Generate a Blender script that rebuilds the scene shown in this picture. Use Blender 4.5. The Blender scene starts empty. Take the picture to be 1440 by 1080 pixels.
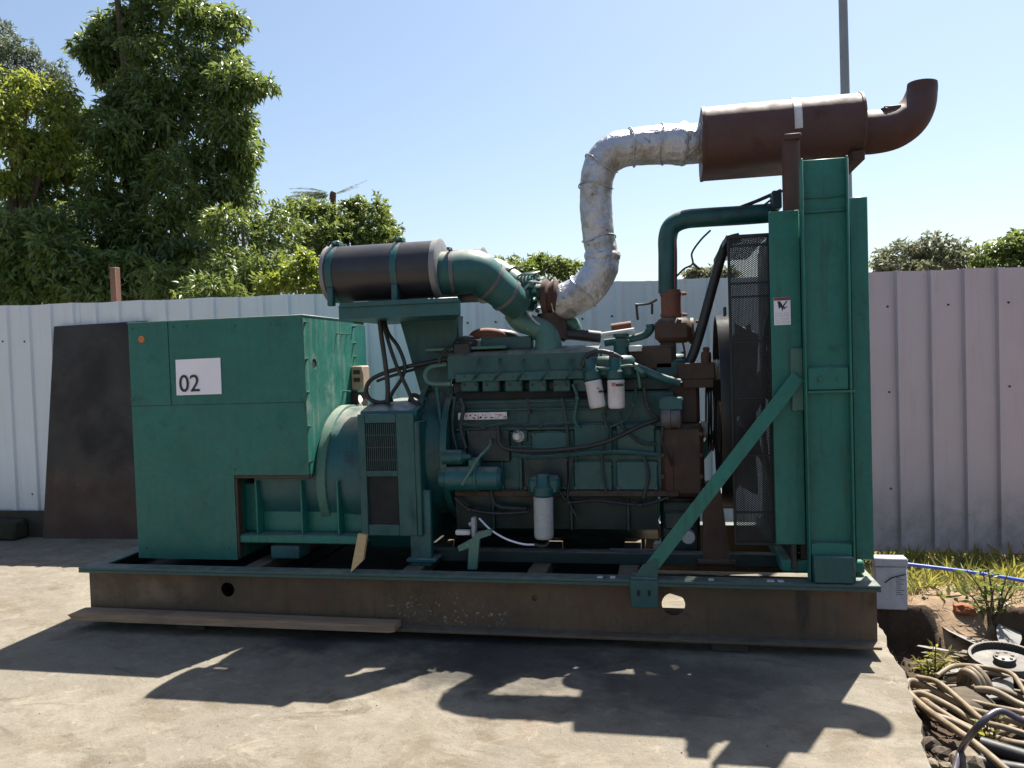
import bpy, math, random
import numpy as np
from mathutils import Vector, Matrix
random.seed(7); RNG = np.random.default_rng(11)
sc = bpy.context.scene
COL = sc.collection
rad = math.radians

# ------------------------------------------------------------------ camera
CAM = Vector((3.3443, -3.8354, 1.4609)); YAW, PIT, ROL, FPX = 0.1953, -0.0303, -0.0325, 1083.3
def _axes():
    f = Vector((-math.sin(YAW), math.cos(YAW), 0)); r = Vector((math.cos(YAW), math.sin(YAW), 0)); u = Vector((0, 0, 1))
    f2 = f*math.cos(PIT)+u*math.sin(PIT); u2 = u*math.cos(PIT)-f*math.sin(PIT)
    return r*math.cos(ROL)+u2*math.sin(ROL), u2*math.cos(ROL)-r*math.sin(ROL), f2
AR, AU, AF = _axes()
cam = bpy.data.cameras.new('camera'); cam_o = bpy.data.objects.new('camera', cam); COL.objects.link(cam_o)
cam_o.matrix_world = Matrix(((AR.x, AU.x, -AF.x, CAM.x), (AR.y, AU.y, -AF.y, CAM.y), (AR.z, AU.z, -AF.z, CAM.z), (0, 0, 0, 1)))
cam.sensor_fit = 'HORIZONTAL'; cam.sensor_width = 36; cam.lens = 36*FPX/1440
cam.clip_start = 0.05; cam.clip_end = 2000
sc.camera = cam_o
def _ray(px, py): return AF + AR*((px-720)/FPX) - AU*((py-540)/FPX)
def P(px, py, Y):
    d = _ray(px, py); return CAM + d*((Y-CAM.y)/d.y)
def G(px, py, Z=0.0):
    d = _ray(px, py); return CAM + d*((Z-CAM.z)/d.z)
def S(Y): return (Y-CAM.y)/FPX*1.02            # metres per photo pixel at depth Y

# ------------------------------------------------------------------ light
SUN = Vector((0.225, 0.482, 1.0)).normalized()
EL = math.asin(SUN.z); AZ = math.atan2(SUN.x, SUN.y)
w = bpy.data.worlds.new('World'); sc.world = w; w.use_nodes = True
nt = w.node_tree; bg = nt.nodes['Background']
sky = nt.nodes.new('ShaderNodeTexSky'); sky.sky_type = 'NISHITA'; sky.sun_disc = False
sky.sun_elevation = EL; sky.sun_rotation = AZ; sky.air_density = 1.15; sky.dust_density = 1.6; sky.ozone_density = 1.0; sky.altitude = 50
nt.links.new(sky.outputs[0], bg.inputs[0]); bg.inputs[1].default_value = 0.062
sl = bpy.data.lights.new('sun', 'SUN'); sl.energy = 5.0; sl.angle = rad(0.5); sl.color = (1.0, 0.95, 0.86)
so = bpy.data.objects.new('sun', sl); COL.objects.link(so); so.rotation_euler = (-SUN).to_track_quat('-Z', 'Y').to_euler()
sc.view_settings.view_transform = 'Standard'; sc.view_settings.look = 'None'
sc.view_settings.exposure = 1.44; sc.view_settings.gamma = 1.0
try: sc.view_settings.use_curve_mapping = False
except Exception: pass
sc.render.engine = 'CYCLES'; sc.cycles.max_bounces = 6; sc.cycles.use_denoising = True

# ------------------------------------------------------------------ materials
class NB:
    def __init__(s, name):
        s.m = bpy.data.materials.new(name); s.m.use_nodes = True; s.t = s.m.node_tree; s.n = s.t.nodes; s.l = s.t.links
        s.b = s.n['Principled BSDF']; s.tc = s.n.new('ShaderNodeTexCoord').outputs['Object']
    def mapping(s, sx, sy, sz, off=(0, 0, 0)):
        m = s.n.new('ShaderNodeMapping'); s.l.new(s.tc, m.inputs[0]); m.inputs['Scale'].default_value = (sx, sy, sz); m.inputs['Location'].default_value = off
        return m.outputs[0]
    def noise(s, scale, detail=6, rough=.6, vec=None, dist=0):
        n = s.n.new('ShaderNodeTexNoise'); n.inputs['Scale'].default_value = scale; n.inputs['Detail'].default_value = detail
        n.inputs['Roughness'].default_value = rough; n.inputs['Distortion'].default_value = dist
        s.l.new(vec or s.tc, n.inputs['Vector']); return n.outputs[0]
    def ramp(s, v, a, b, fa=0., fb=1.):
        n = s.n.new('ShaderNodeMapRange'); n.interpolation_type = 'SMOOTHSTEP'
        n.inputs['From Min'].default_value = a; n.inputs['From Max'].default_value = b
        n.inputs['To Min'].default_value = fa; n.inputs['To Max'].default_value = fb
        s.l.new(v, n.inputs['Value']); return n.outputs[0]
    def math(s, op, a, b=None):
        n = s.n.new('ShaderNodeMath'); n.operation = op
        for i, v in enumerate((a, b)):
            if v is None: continue
            if isinstance(v, (int, float)): n.inputs[i].default_value = v
            else: s.l.new(v, n.inputs[i])
        return n.outputs[0]
    def mix(s, f, a, b, mode='MIX'):
        n = s.n.new('ShaderNodeMix'); n.data_type = 'RGBA'; n.blend_type = mode
        for i, v in ((0, f), (6, a), (7, b)):
            if isinstance(v, (int, float)): n.inputs[i].default_value = v
            elif isinstance(v, tuple): n.inputs[i].default_value = (*v, 1) if len(v) == 3 else v
            else: s.l.new(v, n.inputs[i])
        return n.outputs[2]
    def bump(s, h, strength=.3, dist=.01, prev=None):
        n = s.n.new('ShaderNodeBump'); n.inputs['Strength'].default_value = strength; n.inputs['Distance'].default_value = dist
        s.l.new(h, n.inputs['Height'])
        if prev: s.l.new(prev, n.inputs['Normal'])
        return n.outputs[0]
    def upness(s):
        g = s.n.new('ShaderNodeNewGeometry'); x = s.n.new('ShaderNodeSeparateXYZ'); s.l.new(g.outputs['Normal'], x.inputs[0]); return x.outputs[2]
    def coordz(s, axis=2):
        x = s.n.new('ShaderNodeSeparateXYZ'); s.l.new(s.tc, x.inputs[0]); return x.outputs[axis]
    def out(s, color=None, rough=None, metal=0., normal=None, spec=.5):
        for k, v in (('Base Color', color), ('Roughness', rough), ('Metallic', metal), ('Normal', normal), ('Specular IOR Level', spec)):
            if v is None: continue
            i = s.b.inputs[k]
            if isinstance(v, (int, float)): i.default_value = v
            elif isinstance(v, tuple): i.default_value = (*v, 1)
            else: s.l.new(v, i)
        return s.m

def painted(name, base, var, rough=.45, dirt=(.05, .045, .035), dirt_amt=.5, rust=.0, dust=.35, streak=.4, rcol=(.10, .04, .018), chips=.0, edge=.55, ecol=(.13, .10, .075)):
    b = NB(name)
    c = b.mix(b.ramp(b.noise(2.3, 6), .3, .7), base, var)
    c = b.mix(b.ramp(b.noise(38, 4), .35, .75, 0, .35), c, tuple(x*.6 for x in base))
    st = b.ramp(b.noise(7, 5, .6, b.mapping(4, 4, .35)), .5, .78, 0, streak)
    c = b.mix(st, c, dirt)
    dm = b.ramp(b.noise(5.5, 8, .68), .66-.28*dirt_amt, .78, 0, .85)
    c = b.mix(dm, c, dirt)
    r = b.ramp(b.noise(11, 8, .7), .7-.3*rust, .76, 0, .9 if rust > 0 else 0)
    c = b.mix(r, c, rcol)
    if chips: c = b.mix(b.ramp(b.noise(60, 3, .5), .69, .72, 0, chips), c, (.45, .42, .36))
    if edge:
        bv = b.n.new('ShaderNodeBevel'); bv.samples = 4; bv.inputs['Radius'].default_value = .010
        ge = b.n.new('ShaderNodeNewGeometry'); dp = b.n.new('ShaderNodeVectorMath'); dp.operation = 'DOT_PRODUCT'
        b.l.new(bv.outputs[0], dp.inputs[0]); b.l.new(ge.outputs['Normal'], dp.inputs[1])
        ew = b.math('MULTIPLY', b.ramp(dp.outputs['Value'], .97, .80), b.ramp(b.noise(24, 6, .7), .42, .62, 0, edge))
        c = b.mix(ew, c, ecol)
    up = b.math('MULTIPLY', b.ramp(b.upness(), .55, .95), b.ramp(b.noise(14, 5), .25, .75, .3*dust, dust*1.3))
    c = b.mix(up, c, (.24, .22, .18))  # settled dust, also lending upward faces a painted sunlit paleness
    ro = b.math('ADD', b.math('MULTIPLY', dm, .3), b.ramp(b.noise(9, 4), .2, .8, rough-.08, rough+.14))
    n = b.bump(b.noise(30, 5), .12, .004); n = b.bump(b.noise(3.0, 3), .4, .014, n)
    return b.out(c, ro, 0., n)

M = {}
M['green'] = painted('green_paint', (.006, .128, .098), (.010, .155, .120), .45, (.016, .055, .042), .35, .08, .5, .6)
M['green_panel'] = painted('green_panel_paint', (.003, .105, .082), (.006, .130, .102), .48, (.010, .055, .042), .35, 0.08, .5, .5, chips=.06)
M['green_scuffed'] = painted('scuffed_green_paint', (.006, .118, .088), (.012, .145, .11), .5, (.16, .23, .19), .45, 0.05, .6, .75, chips=.3)
M['green_pale'] = painted('faded_sunlit_green', (.05, .135, .11), (.075, .165, .13), .5, (.10, .11, .08), .3, .1, .6, .4, chips=.5)  # faded paint, also carries painted sunlight on some parts
M['teal'] = painted('teal_paint', (.007, .070, .074), (.010, .088, .094), .4, (.02, .022, .02), .45, .12, .75, .5)
M['engine'] = painted('greasy_engine_green', (.005, .060, .060), (.007, .078, .077), .42, (.010, .013, .013), .7, .12, .8, .7)
M['engine_dark'] = painted('oily_engine_green', (.004, .018, .020), (.006, .027, .029), .42, (.006, .006, .007), .8, .15, .6, .6)
M['rail'] = painted('muddy_rail_steel', (.125, .078, .045), (.07, .049, .032), .7, (.05, .036, .024), .5, .15, .3, .7, rcol=(.10, .045, .022), chips=.15)
RAILMARKS = [(2.1, .08, .15, (.35, .3, .14), (55, (1, 1, 1)), .60, .66, (.40, .38, .35), .55), (2.35, .08, .12, (.25, .3, .1), (40, (1, 1, 1)), .62, .68, (.42, .40, .37), .5),
             (.25, .08, .22, (.6, .3, .14), (5, (1, 1, 1)), .35, .7, (.22, .155, .10), .7), (3.98, .08, .25, (.05, .3, .25), (9, (3, 3, .4)), .3, .6, (.02, .016, .013), .9), (4.18, .08, .25, (.03, .3, .22), (9, (3, 3, .4)), .3, .6, (.10, .045, .02), .9),  # first entry here: bounced ground light painted in as a paler patch
             (3.0, .08, .2, (.3, .3, .2), (6, (2, 2, .4)), .45, .65, (.11, .05, .025), .7), (1.5, .08, .25, (.5, .3, .2), (8, (3, 3, .3)), .5, .7, (.10, .05, .028), .8)]
M['rail_top'] = painted('rail_green_paint', (.020, .065, .060), (.03, .08, .072), .5, (.07, .06, .045), .5, .1, .5, .2, chips=.5)
M['rust'] = painted('rusty_steel', (.075, .028, .017), (.055, .021, .014), .72, (.04, .020, .014), .4, .3, .25, .4, rcol=(.15, .055, .022))
M['rust_muffler'] = painted('rusty_muffler_steel', (.082, .034, .027), (.068, .028, .024), .62, (.045, .019, .015), .3, .15, .2, .3, rcol=(.11, .04, .02))
M['rust_dark'] = painted('dark_rusty_casting', (.060, .030, .017), (.036, .021, .014), .65, (.018, .013, .010), .5, .55, .45, .5, rcol=(.11, .04, .018))
M['rust_red'] = painted('red_rust_casting', (.16, .055, .035), (.12, .05, .035), .7, (.05, .025, .018), .4, .3, .2, .3)
M['black_steel'] = painted('black_paint', (.012, .012, .013), (.018, .018, .019), .4, (.03, .028, .025), .3, .05, .35, .3)
M['galv'] = painted('grey_steel', (.36, .37, .38), (.30, .31, .32), .45, (.16, .14, .11), .4, .05, .3, .4)
M['white_paint'] = painted('dirty_white_paint', (.62, .61, .62), (.55, .53, .52), .5, (.22, .20, .17), .35, .0, .2, .35)
M['filter_white'] = painted('white_filter_paint', (.66, .62, .62), (.55, .52, .53), .4, (.16, .15, .13), .3, .0, .2, .4)
M['ring'] = painted('chalky_green_paint', (.22, .28, .25), (.30, .33, .30), .55, (.12, .16, .14), .3, .05, .6, .3)  # unused; chalky tone with the ring's sun crescent painted in
M['hose_green'] = painted('dusty_teal_hose', (.014, .085, .080), (.02, .105, .098), .5, (.03, .04, .036), .5, .0, 1.0, .4)
M['dull'] = painted('dull_grey_metal', (.11, .11, .115), (.075, .075, .08), .45, (.04, .035, .03), .6, .15, .4, .5)
M['strap'] = painted('pale_strap_steel', (.62, .60, .58), (.5, .48, .46), .45, (.3, .26, .22), .3, .0, .2, .3)
M['bare'] = painted('bare_bright_metal', (.55, .55, .5), (.42, .42, .38), .4, (.12, .10, .08), .4, .1, .3, .4)

def add_marks(mat, marks):
    """extra fixed stains and painted light on a painted material: (x, y, z, radius, noise scale, lo, hi, colour, strength)"""
    t = mat.node_tree; b = NB.__new__(NB); b.m = mat; b.t = t; b.n = t.nodes; b.l = t.links; b.b = t.nodes['Principled BSDF']
    b.tc = b.n.new('ShaderNodeTexCoord').outputs['Object']
    lk = b.b.inputs['Base Color'].links[0]; c = lk.from_socket
    for x, y, z, r, sc_, lo, hi, col, k in marks:
        m0 = b.mapping(1/r[0], 1/r[1], 1/r[2]); d = b.n.new('ShaderNodeVectorMath'); d.operation = 'DISTANCE'
        b.l.new(m0, d.inputs[0]); d.inputs[1].default_value = (x/r[0], y/r[1], z/r[2])
        f = b.math('MULTIPLY', b.ramp(d.outputs['Value'], .35, 1.0, k, 0), b.ramp(b.noise(sc_[0], 5, .6, b.mapping(*sc_[1])), lo, hi))
        c = b.mix(f, c, col)
    b.l.new(c, b.b.inputs['Base Color'])
def simple(name, c1, c2, rough=.6, scale=12, metal=0., bump=.2, bdist=.004, spec=.5):
    b = NB(name); c = b.mix(b.ramp(b.noise(scale, 6), .3, .7), c1, c2)
    return b.out(c, b.ramp(b.noise(scale*.7, 4), .2, .8, rough-.06, rough+.1), metal, b.bump(b.noise(scale*3, 5), bump, bdist), spec)
M['guard'] = simple('flat_black_mesh', (.006, .006, .007), (.010, .010, .011), .6, 20)
M['rubber'] = simple('black_rubber', (.012, .012, .013), (.022, .021, .02), .5, 20)
M['canister'] = simple('black_canister_shell', (.017, .015, .018), (.026, .024, .027), .42, 6)
M['dark'] = simple('dark_interior', (.008, .009, .009), (.012, .012, .012), .8)
M['paper'] = simple('white_paper', (.78, .74, .78), (.72, .70, .76), .7, 5, bump=.3)
M['ink'] = simple('black_print', (.01, .01, .012), (.016, .016, .018), .6)
M['red_ink'] = simple('faded_red_print', (.30, .07, .08), (.42, .16, .16), .6, 40)
M['redstrip'] = simple('dark_red_print', (.16, .035, .045), (.22, .06, .07), .6, 60)
M['orange'] = simple('orange_sticker_print', (.55, .16, .03), (.42, .12, .03), .6, 60)
M['beige'] = painted('beige_socket_plastic', (.40, .33, .24), (.32, .24, .17), .6, (.16, .09, .05), .5, .1, .3, .5)
M['blue'] = simple('blue_plastic', (.045, .08, .42), (.06, .12, .48), .4, 9)
M['hose'] = simple('dusty_tan_hose', (.12, .085, .048), (.20, .15, .095), .6, 14, bump=.3)
M['hose_dark'] = simple('muddy_brown_hose', (.055, .042, .028), (.12, .088, .055), .75, 9, bump=.4)
M['hose_grey'] = simple('shiny_grey_hose', (.05, .046, .06), (.075, .066, .085), .3, 14)
M['pole'] = simple('grey_pole_paint', (.20, .22, .24), (.24, .26, .28), .5, 4)

def foil():
    b = NB('crumpled_foil')
    v = b.n.new('ShaderNodeTexVoronoi'); v.inputs['Scale'].default_value = 17; v.feature = 'F1'
    dv = b.mix(.06, b.tc, b.noise(9, 4)); b.l.new(dv, v.inputs['Vector'])
    n = b.bump(v.outputs[0], .5, .018); n = b.bump(b.noise(13, 6, .65, None, .6), .65, .026, n)
    stain = b.ramp(b.noise(4.5, 7, .65), .48, .68)
    c = b.mix(stain, (.46, .46, .49), (.30, .265, .21))
    c = b.mix(b.ramp(b.noise(22, 5), .62, .7, 0, .8), c, (.10, .07, .05))
    return b.out(c, b.ramp(stain, 0, 1, .42, .65), .7, n)
M['foil'] = foil()

add_marks(M['rail'], RAILMARKS)
def concrete():
    b = NB('worn_concrete')
    c = b.mix(b.ramp(b.noise(.9, 8, .65), .36, .64), (.212, .186, .146), (.155, .136, .107))
    c = b.mix(b.ramp(b.noise(5, 8, .7, None, .5), .40, .66, 0, .85), c, (.135, .114, .085))
    c = b.mix(b.ramp(b.noise(2.1, 9, .7, b.mapping(1, 2.2, 1), .8), .54, .66, 0, .75), c, (.085, .067, .046))
    c = b.mix(b.ramp(b.noise(1.3, 5, .6, b.mapping(1, 1, 1, (4, 2, 0))), .6, .72, 0, .6), c, (.19, .135, .095))
    c = b.mix(b.ramp(b.noise(3.3, 10, .75, b.mapping(1, 1.6, 1, (9, 3, 0)), 1.5), .55, .62, 0, .55), c, (.105, .086, .062))
    c = b.mix(b.ramp(b.noise(9, 8, .75, b.mapping(1, 1, 1, (2, 7, 0)), 1), .57, .66, 0, .7), c, (.245, .215, .17))
    c = b.mix(b.ramp(b.noise(85, 3, .5), .64, .71, 0, .85), c, (.055, .046, .036))
    c = b.mix(b.ramp(b.noise(160, 2, .5), .35, .8, 0, .35), c, (.27, .245, .205))
    c = b.mix(b.ramp(b.noise(1.7, 9, .72, b.mapping(1, 1.5, 1, (5, 1, 0)), .6), .52, .63, 0, .55), c, (.118, .094, .064))
    c = b.mix(b.ramp(b.noise(2.6, 9, .75, b.mapping(1, 1.5, 1, (1, 8, 0)), .6), .55, .68, 0, .6), c, (.26, .225, .17))
    # old oil stains that stay where they are
    for (x, y, r, k) in ((1.45, -.1, .22, .85), (2.6, -.12, .75, .75), (3.35, -.35, .6, .55), (2.35, -.3, .4, .45), (1.9, .3, 1.0, .6)):
        g = b.n.new('ShaderNodeVectorMath'); g.operation = 'DISTANCE'
        b.l.new(b.tc, g.inputs[0]); g.inputs[1].default_value = (x, y, 0)
        m = b.ramp(b.math('ADD', g.outputs['Value'], b.math('MULTIPLY', b.math('SUBTRACT', b.noise(6, 6), .5), r*1.3)), r*.25, r, k, 0)
        c = b.mix(m, c, (.035, .033, .031))
    v = b.n.new('ShaderNodeTexVoronoi'); v.feature = 'DISTANCE_TO_EDGE'; v.inputs['Scale'].default_value = .55
    b.l.new(b.mix(.10, b.tc, b.noise(2.5, 6, .65)), v.inputs['Vector'])
    crack = b.ramp(v.outputs['Distance'], .0015, .006, 1, 0)
    c = b.mix(b.math('MULTIPLY', crack, .0), c, (.10, .085, .07))
    n = b.bump(b.noise(2.2, 6), .7, .04); n = b.bump(b.noise(9, 8, .7), .6, .02, n); n = b.bump(b.noise(30, 8, .7), .6, .010, n); n = b.bump(b.noise(150, 3), .35, .003, n)
    return b.out(c, .88, 0., n, .25)
M['concrete'] = concrete()

def soil():
    b = NB('dark_soil')
    c = b.mix(b.ramp(b.noise(3, 8, .7), .3, .7), (.095, .062, .041), (.055, .038, .027))
    c = b.mix(b.ramp(b.noise(17, 8, .7), .5, .7, 0, .7), c, (.035, .024, .017))
    c = b.mix(b.ramp(b.noise(60, 4, .6), .6, .72, 0, .8), c, (.10, .075, .054))
    n = b.bump(b.noise(14, 8, .7), .8, .04); n = b.bump(b.noise(70, 5, .7), .6, .012, n)
    return b.out(c, .95, 0., n, .2)
M['soil'] = soil()

def bank():
    b = NB('dry_pale_soil')
    c = b.mix(b.ramp(b.noise(6, 8, .7), .3, .7), (.30, .21, .14), (.20, .14, .09))
    n = b.bump(b.noise(20, 8, .7), .8, .03)
    return b.out(c, .95, 0., n, .2)
M['bank'] = bank()

def fence_mat(name, base):
    b = NB(name)
    c = b.mix(b.ramp(b.noise(1.6, 5), .3, .7), base, tuple(x*.93 for x in base))
    c = b.mix(b.ramp(b.noise(5, 6, .65, b.mapping(5, 5, .3)), .5, .8, 0, .35), c, tuple(x*.62 for x in base))
    low = b.math('MULTIPLY', b.ramp(b.coordz(), .0, .55, 1, 0), b.ramp(b.noise(7, 7, .7), .3, .7, .2, 1))
    c = b.mix(b.math('MULTIPLY', low, .55), c, (.20, .17, .14))
    c = b.mix(b.ramp(b.noise(55, 3), .72, .75, 0, .8), c, (.12, .08, .06))
    n = b.bump(b.noise(2.2, 3), .35, .03); n = b.bump(b.noise(1.0, 2, .5, b.mapping(6, 6, .5)), .25, .02, n)
    return b.out(c, .42, 0., n, .45)
M['fence_blue'] = fence_mat('pale_blue_grey_sheet', (.63, .66, .69))
M['fence_pink'] = fence_mat('pinkish_grey_sheet', (.57, .475, .495))  # right panels darker, left bluer: surrounding light put into sheet colours

def board_mat():
    b = NB('sooty_steel_sheet')
    c = b.mix(b.ramp(b.noise(1.8, 8, .65), .35, .65), (.008, .008, .010), (.020, .016, .0155))
    z = b.coordz()
    rm = b.math('MULTIPLY', b.ramp(b.math('ADD', z, b.math('MULTIPLY', b.noise(2.2, 7, .7), 1.0)), 1.3, .8), .9)
    c = b.mix(rm, c, (.062, .031, .021))
    c = b.mix(b.ramp(b.noise(6, 7, .7), .58, .7, 0, .5), c, (.045, .028, .026))
    c = b.mix(b.ramp(b.noise(19, 5, .7), .66, .72, 0, .5), c, (.14, .13, .13))
    return b.out(c, b.ramp(b.noise(3, 5), .3, .7, .5, .8), 0., b.bump(b.noise(7, 7), .4, .01))
M['board'] = board_mat()

def wood(name, c1, c2, rough=.75):
    b = NB(name)
    g = b.noise(6, 8, .7, b.mapping(.6, 9, 9), .4)
    c = b.mix(b.ramp(g, .3, .7), c1, c2)
    c = b.mix(b.ramp(b.noise(3, 6), .5, .75, 0, .6), c, tuple(x*.5 for x in c1))
    return b.out(c, rough, 0., b.bump(g, .5, .006), .3)
M['plank'] = wood('weathered_plank', (.34, .23, .15), (.22, .14, .095))
M['block'] = wood('dark_timber', (.05, .04, .032), (.032, .026, .022))
M['stake'] = wood('raw_yellow_wood', (.50, .36, .20), (.40, .27, .14))
M['post'] = wood('red_brown_post', (.19, .10, .065), (.14, .075, .05))
M['bark'] = wood('tree_bark', (.10, .075, .05), (.06, .045, .032), .9)
def olive():
    b = NB('mossy_timber'); c = b.mix(b.ramp(b.noise(8, 7, .7), .3, .7), (.045, .045, .025), (.028, .028, .02))
    return b.out(c, .9, 0., b.bump(b.noise(20, 6), .6, .01), .2)
M['olive'] = olive()

def leaf_mat(name, c1, c2, trans=.35, rough=.38, hl=(.30, .34, .10)):
    b = NB(name)
    a = b.n.new('ShaderNodeAttribute'); a.attribute_name = 'tint'
    c = b.mix(a.outputs['Fac'], c1, c2)
    b.out(c, rough, 0., None, .5)
    tr = b.n.new('ShaderNodeBsdfTranslucent')
    b.l.new(b.mix(.65, c, hl), tr.inputs[0])
    mx = b.n.new('ShaderNodeMixShader'); mx.inputs[0].default_value = trans
    b.l.new(b.b.outputs[0], mx.inputs[1]); b.l.new(tr.outputs[0], mx.inputs[2])
    b.l.new(mx.outputs[0], b.n['Material Output'].inputs[0]); return b.m
M['leaf_dark'] = leaf_mat('dark_leaf', (.036, .076, .024), (.105, .16, .045), .40, .33, (.36, .44, .09))
M['leaf_mid'] = leaf_mat('mid_green_leaf', (.045, .085, .02), (.105, .15, .034), .36, .42, (.36, .43, .09))
M['leaf_yellow'] = leaf_mat('yellow_green_leaf', (.06, .105, .018), (.15, .19, .028), .45, .4, (.50, .55, .08))
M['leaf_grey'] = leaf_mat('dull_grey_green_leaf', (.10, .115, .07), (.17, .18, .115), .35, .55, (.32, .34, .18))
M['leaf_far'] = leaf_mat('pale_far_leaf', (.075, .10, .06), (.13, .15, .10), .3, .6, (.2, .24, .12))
M['weed'] = leaf_mat('weed_leaf', (.09, .11, .02), (.26, .24, .06), .45, .5, (.55, .50, .10))
M['straw'] = leaf_mat('dry_straw', (.22, .17, .08), (.36, .29, .15), .35, .7, (.5, .42, .2))

# ------------------------------------------------------------------ mesh builder
class MB:
    def __init__(s): s.v = []; s.f = []; s.mi = []; s.m = 0
    def face(s, idx): s.f.append(tuple(idx)); s.mi.append(s.m)
    def quadstrip(s, r0, r1, closed=True):
        n = len(r0)
        for i in range(n if closed else n-1):
            j = (i+1) % n; s.face((r0[i], r0[j], r1[j], r1[i]))
    def add(s, vs): k = len(s.v); s.v.extend([tuple(v) for v in vs]); return list(range(k, k+len(vs)))
    def box(s, x0, x1, y0, y1, z0, z1, b=None, T=None):
        if x0 > x1: x0, x1 = x1, x0
        if y0 > y1: y0, y1 = y1, y0
        if z0 > z1: z0, z1 = z1, z0
        if b is None: b = .006
        b = min(b, (x1-x0)*.3, (y1-y0)*.3, (z1-z0)*.3)
        vs = []
        X, Y, Z = (x0, x1), (y0, y1), (z0, z1); sg = (1, -1)
        for i in (0, 1):
            for j in (0, 1):
                for k in (0, 1):
                    x, y, z = X[i], Y[j], Z[k]; dx, dy, dz = sg[i]*b, sg[j]*b, sg[k]*b
                    vs += [(x, y+dy, z+dz), (x+dx, y, z+dz), (x+dx, y+dy, z)]
        if T: vs = [T @ Vector(v) for v in vs]
        q = s.add(vs)
        def I(i, j, k, a): return q[(i*4+j*2+k)*3+a]
        def F(l):
            s.face(l)
        F([I(0,0,0,0), I(0,0,1,0), I(0,1,1,0), I(0,1,0,0)]); F([I(1,0,0,0), I(1,1,0,0), I(1,1,1,0), I(1,0,1,0)])
        F([I(0,0,0,1), I(1,0,0,1), I(1,0,1,1), I(0,0,1,1)]); F([I(0,1,0,1), I(0,1,1,1), I(1,1,1,1), I(1,1,0,1)])
        F([I(0,0,0,2), I(0,1,0,2), I(1,1,0,2), I(1,0,0,2)]); F([I(0,0,1,2), I(1,0,1,2), I(1,1,1,2), I(0,1,1,2)])
        for j in (0, 1):
            for k in (0, 1): F([I(0,j,k,1), I(1,j,k,1), I(1,j,k,2), I(0,j,k,2)])
        for i in (0, 1):
            for k in (0, 1): F([I(i,0,k,0), I(i,1,k,0), I(i,1,k,2), I(i,0,k,2)])
            for j in (0, 1): F([I(i,j,0,0), I(i,j,1,0), I(i,j,1,1), I(i,j,0,1)])
        for i in (0, 1):
            for j in (0, 1):
                for k in (0, 1): F([I(i,j,k,0), I(i,j,k,1), I(i,j,k,2)])
    def pbox(s, px0, py0, px1, py1, Y0, Y1, b=None):
        a, c = P(px0, py0, Y0), P(px1, py1, Y0); s.box(a.x, c.x, Y0, Y1, c.z, a.z, b)
    def loft(s, rings, cap=True, closed=True):
        ids = [s.add(r) for r in rings]
        for a, b in zip(ids, ids[1:]): s.quadstrip(a, b, closed)
        if cap: s.face(ids[0][::-1]); s.face(ids[-1])
    def lathe(s, o, d, prof, n=24, cap=True):
        o = Vector(o); d = Vector(d).normalized(); u = d.orthogonal().normalized(); v = d.cross(u)
        s.loft([[o+d*t+(u*math.cos(2*math.pi*i/n)+v*math.sin(2*math.pi*i/n))*r for i in range(n)] for t, r in prof], cap)
    def cyl(s, a, b, r, n=16, ch=.0):
        a, b = Vector(a), Vector(b); L = (b-a).length; c = ch or min(.1*r, .1*L)
        s.lathe(a, b-a, [(0, r-c), (c, r), (L-c, r), (L, r-c)], n)
    def bolt(s, p, d, r=.011, h=.01): s.lathe(p, d, [(0, r*1.35), (h*.25, r*1.35), (h*.25, r), (h, r*.95)], 6)
    def tube(s, pts, r, n=12, smooth=6, cap=True, wob=0):
        pts = [Vector(p) for p in pts]; rs = r if isinstance(r, (list, tuple)) else [r]*len(pts)
        if smooth and len(pts) > 2:
            Q, R = [], []
            ext = [pts[0]*2-pts[1]]+pts+[pts[-1]*2-pts[-2]]; er = [rs[0]]+list(rs)+[rs[-1]]
            for i in range(1, len(ext)-2):
                for k in range(smooth):
                    t = k/smooth; a, b, c, d = ext[i-1:i+3]
                    Q.append(.5*((2*b)+(c-a)*t+(2*a-5*b+4*c-d)*t*t+(3*b-a-3*c+d)*t**3)); R.append(er[i]*(1-t)+er[i+1]*t)
            Q.append(pts[-1]); R.append(rs[-1]); pts, rs = Q, R
        u = None; rings = []
        for i, p in enumerate(pts):
            d = (pts[min(i+1, len(pts)-1)]-pts[max(i-1, 0)]).normalized()
            u = d.orthogonal().normalized() if u is None else (u-d*u.dot(d)).normalized()
            v = d.cross(u)
            rings.append([p+(u*math.cos(2*math.pi*k/n)+v*math.sin(2*math.pi*k/n))*(rs[i]*(1+(random.uniform(-wob, wob) if wob else 0))) for k in range(n)])
        s.loft(rings, cap)
    def prism(s, poly, a0, a1, plane='xz'):
        """poly in the plane, extruded along the third axis"""
        def T(p, t): return {'xz': (p[0], t, p[1]), 'yz': (t, p[0], p[1]), 'xy': (p[0], p[1], t)}[plane]
        s.loft([[T(p, a0) for p in poly], [T(p, a1) for p in poly]])
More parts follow.
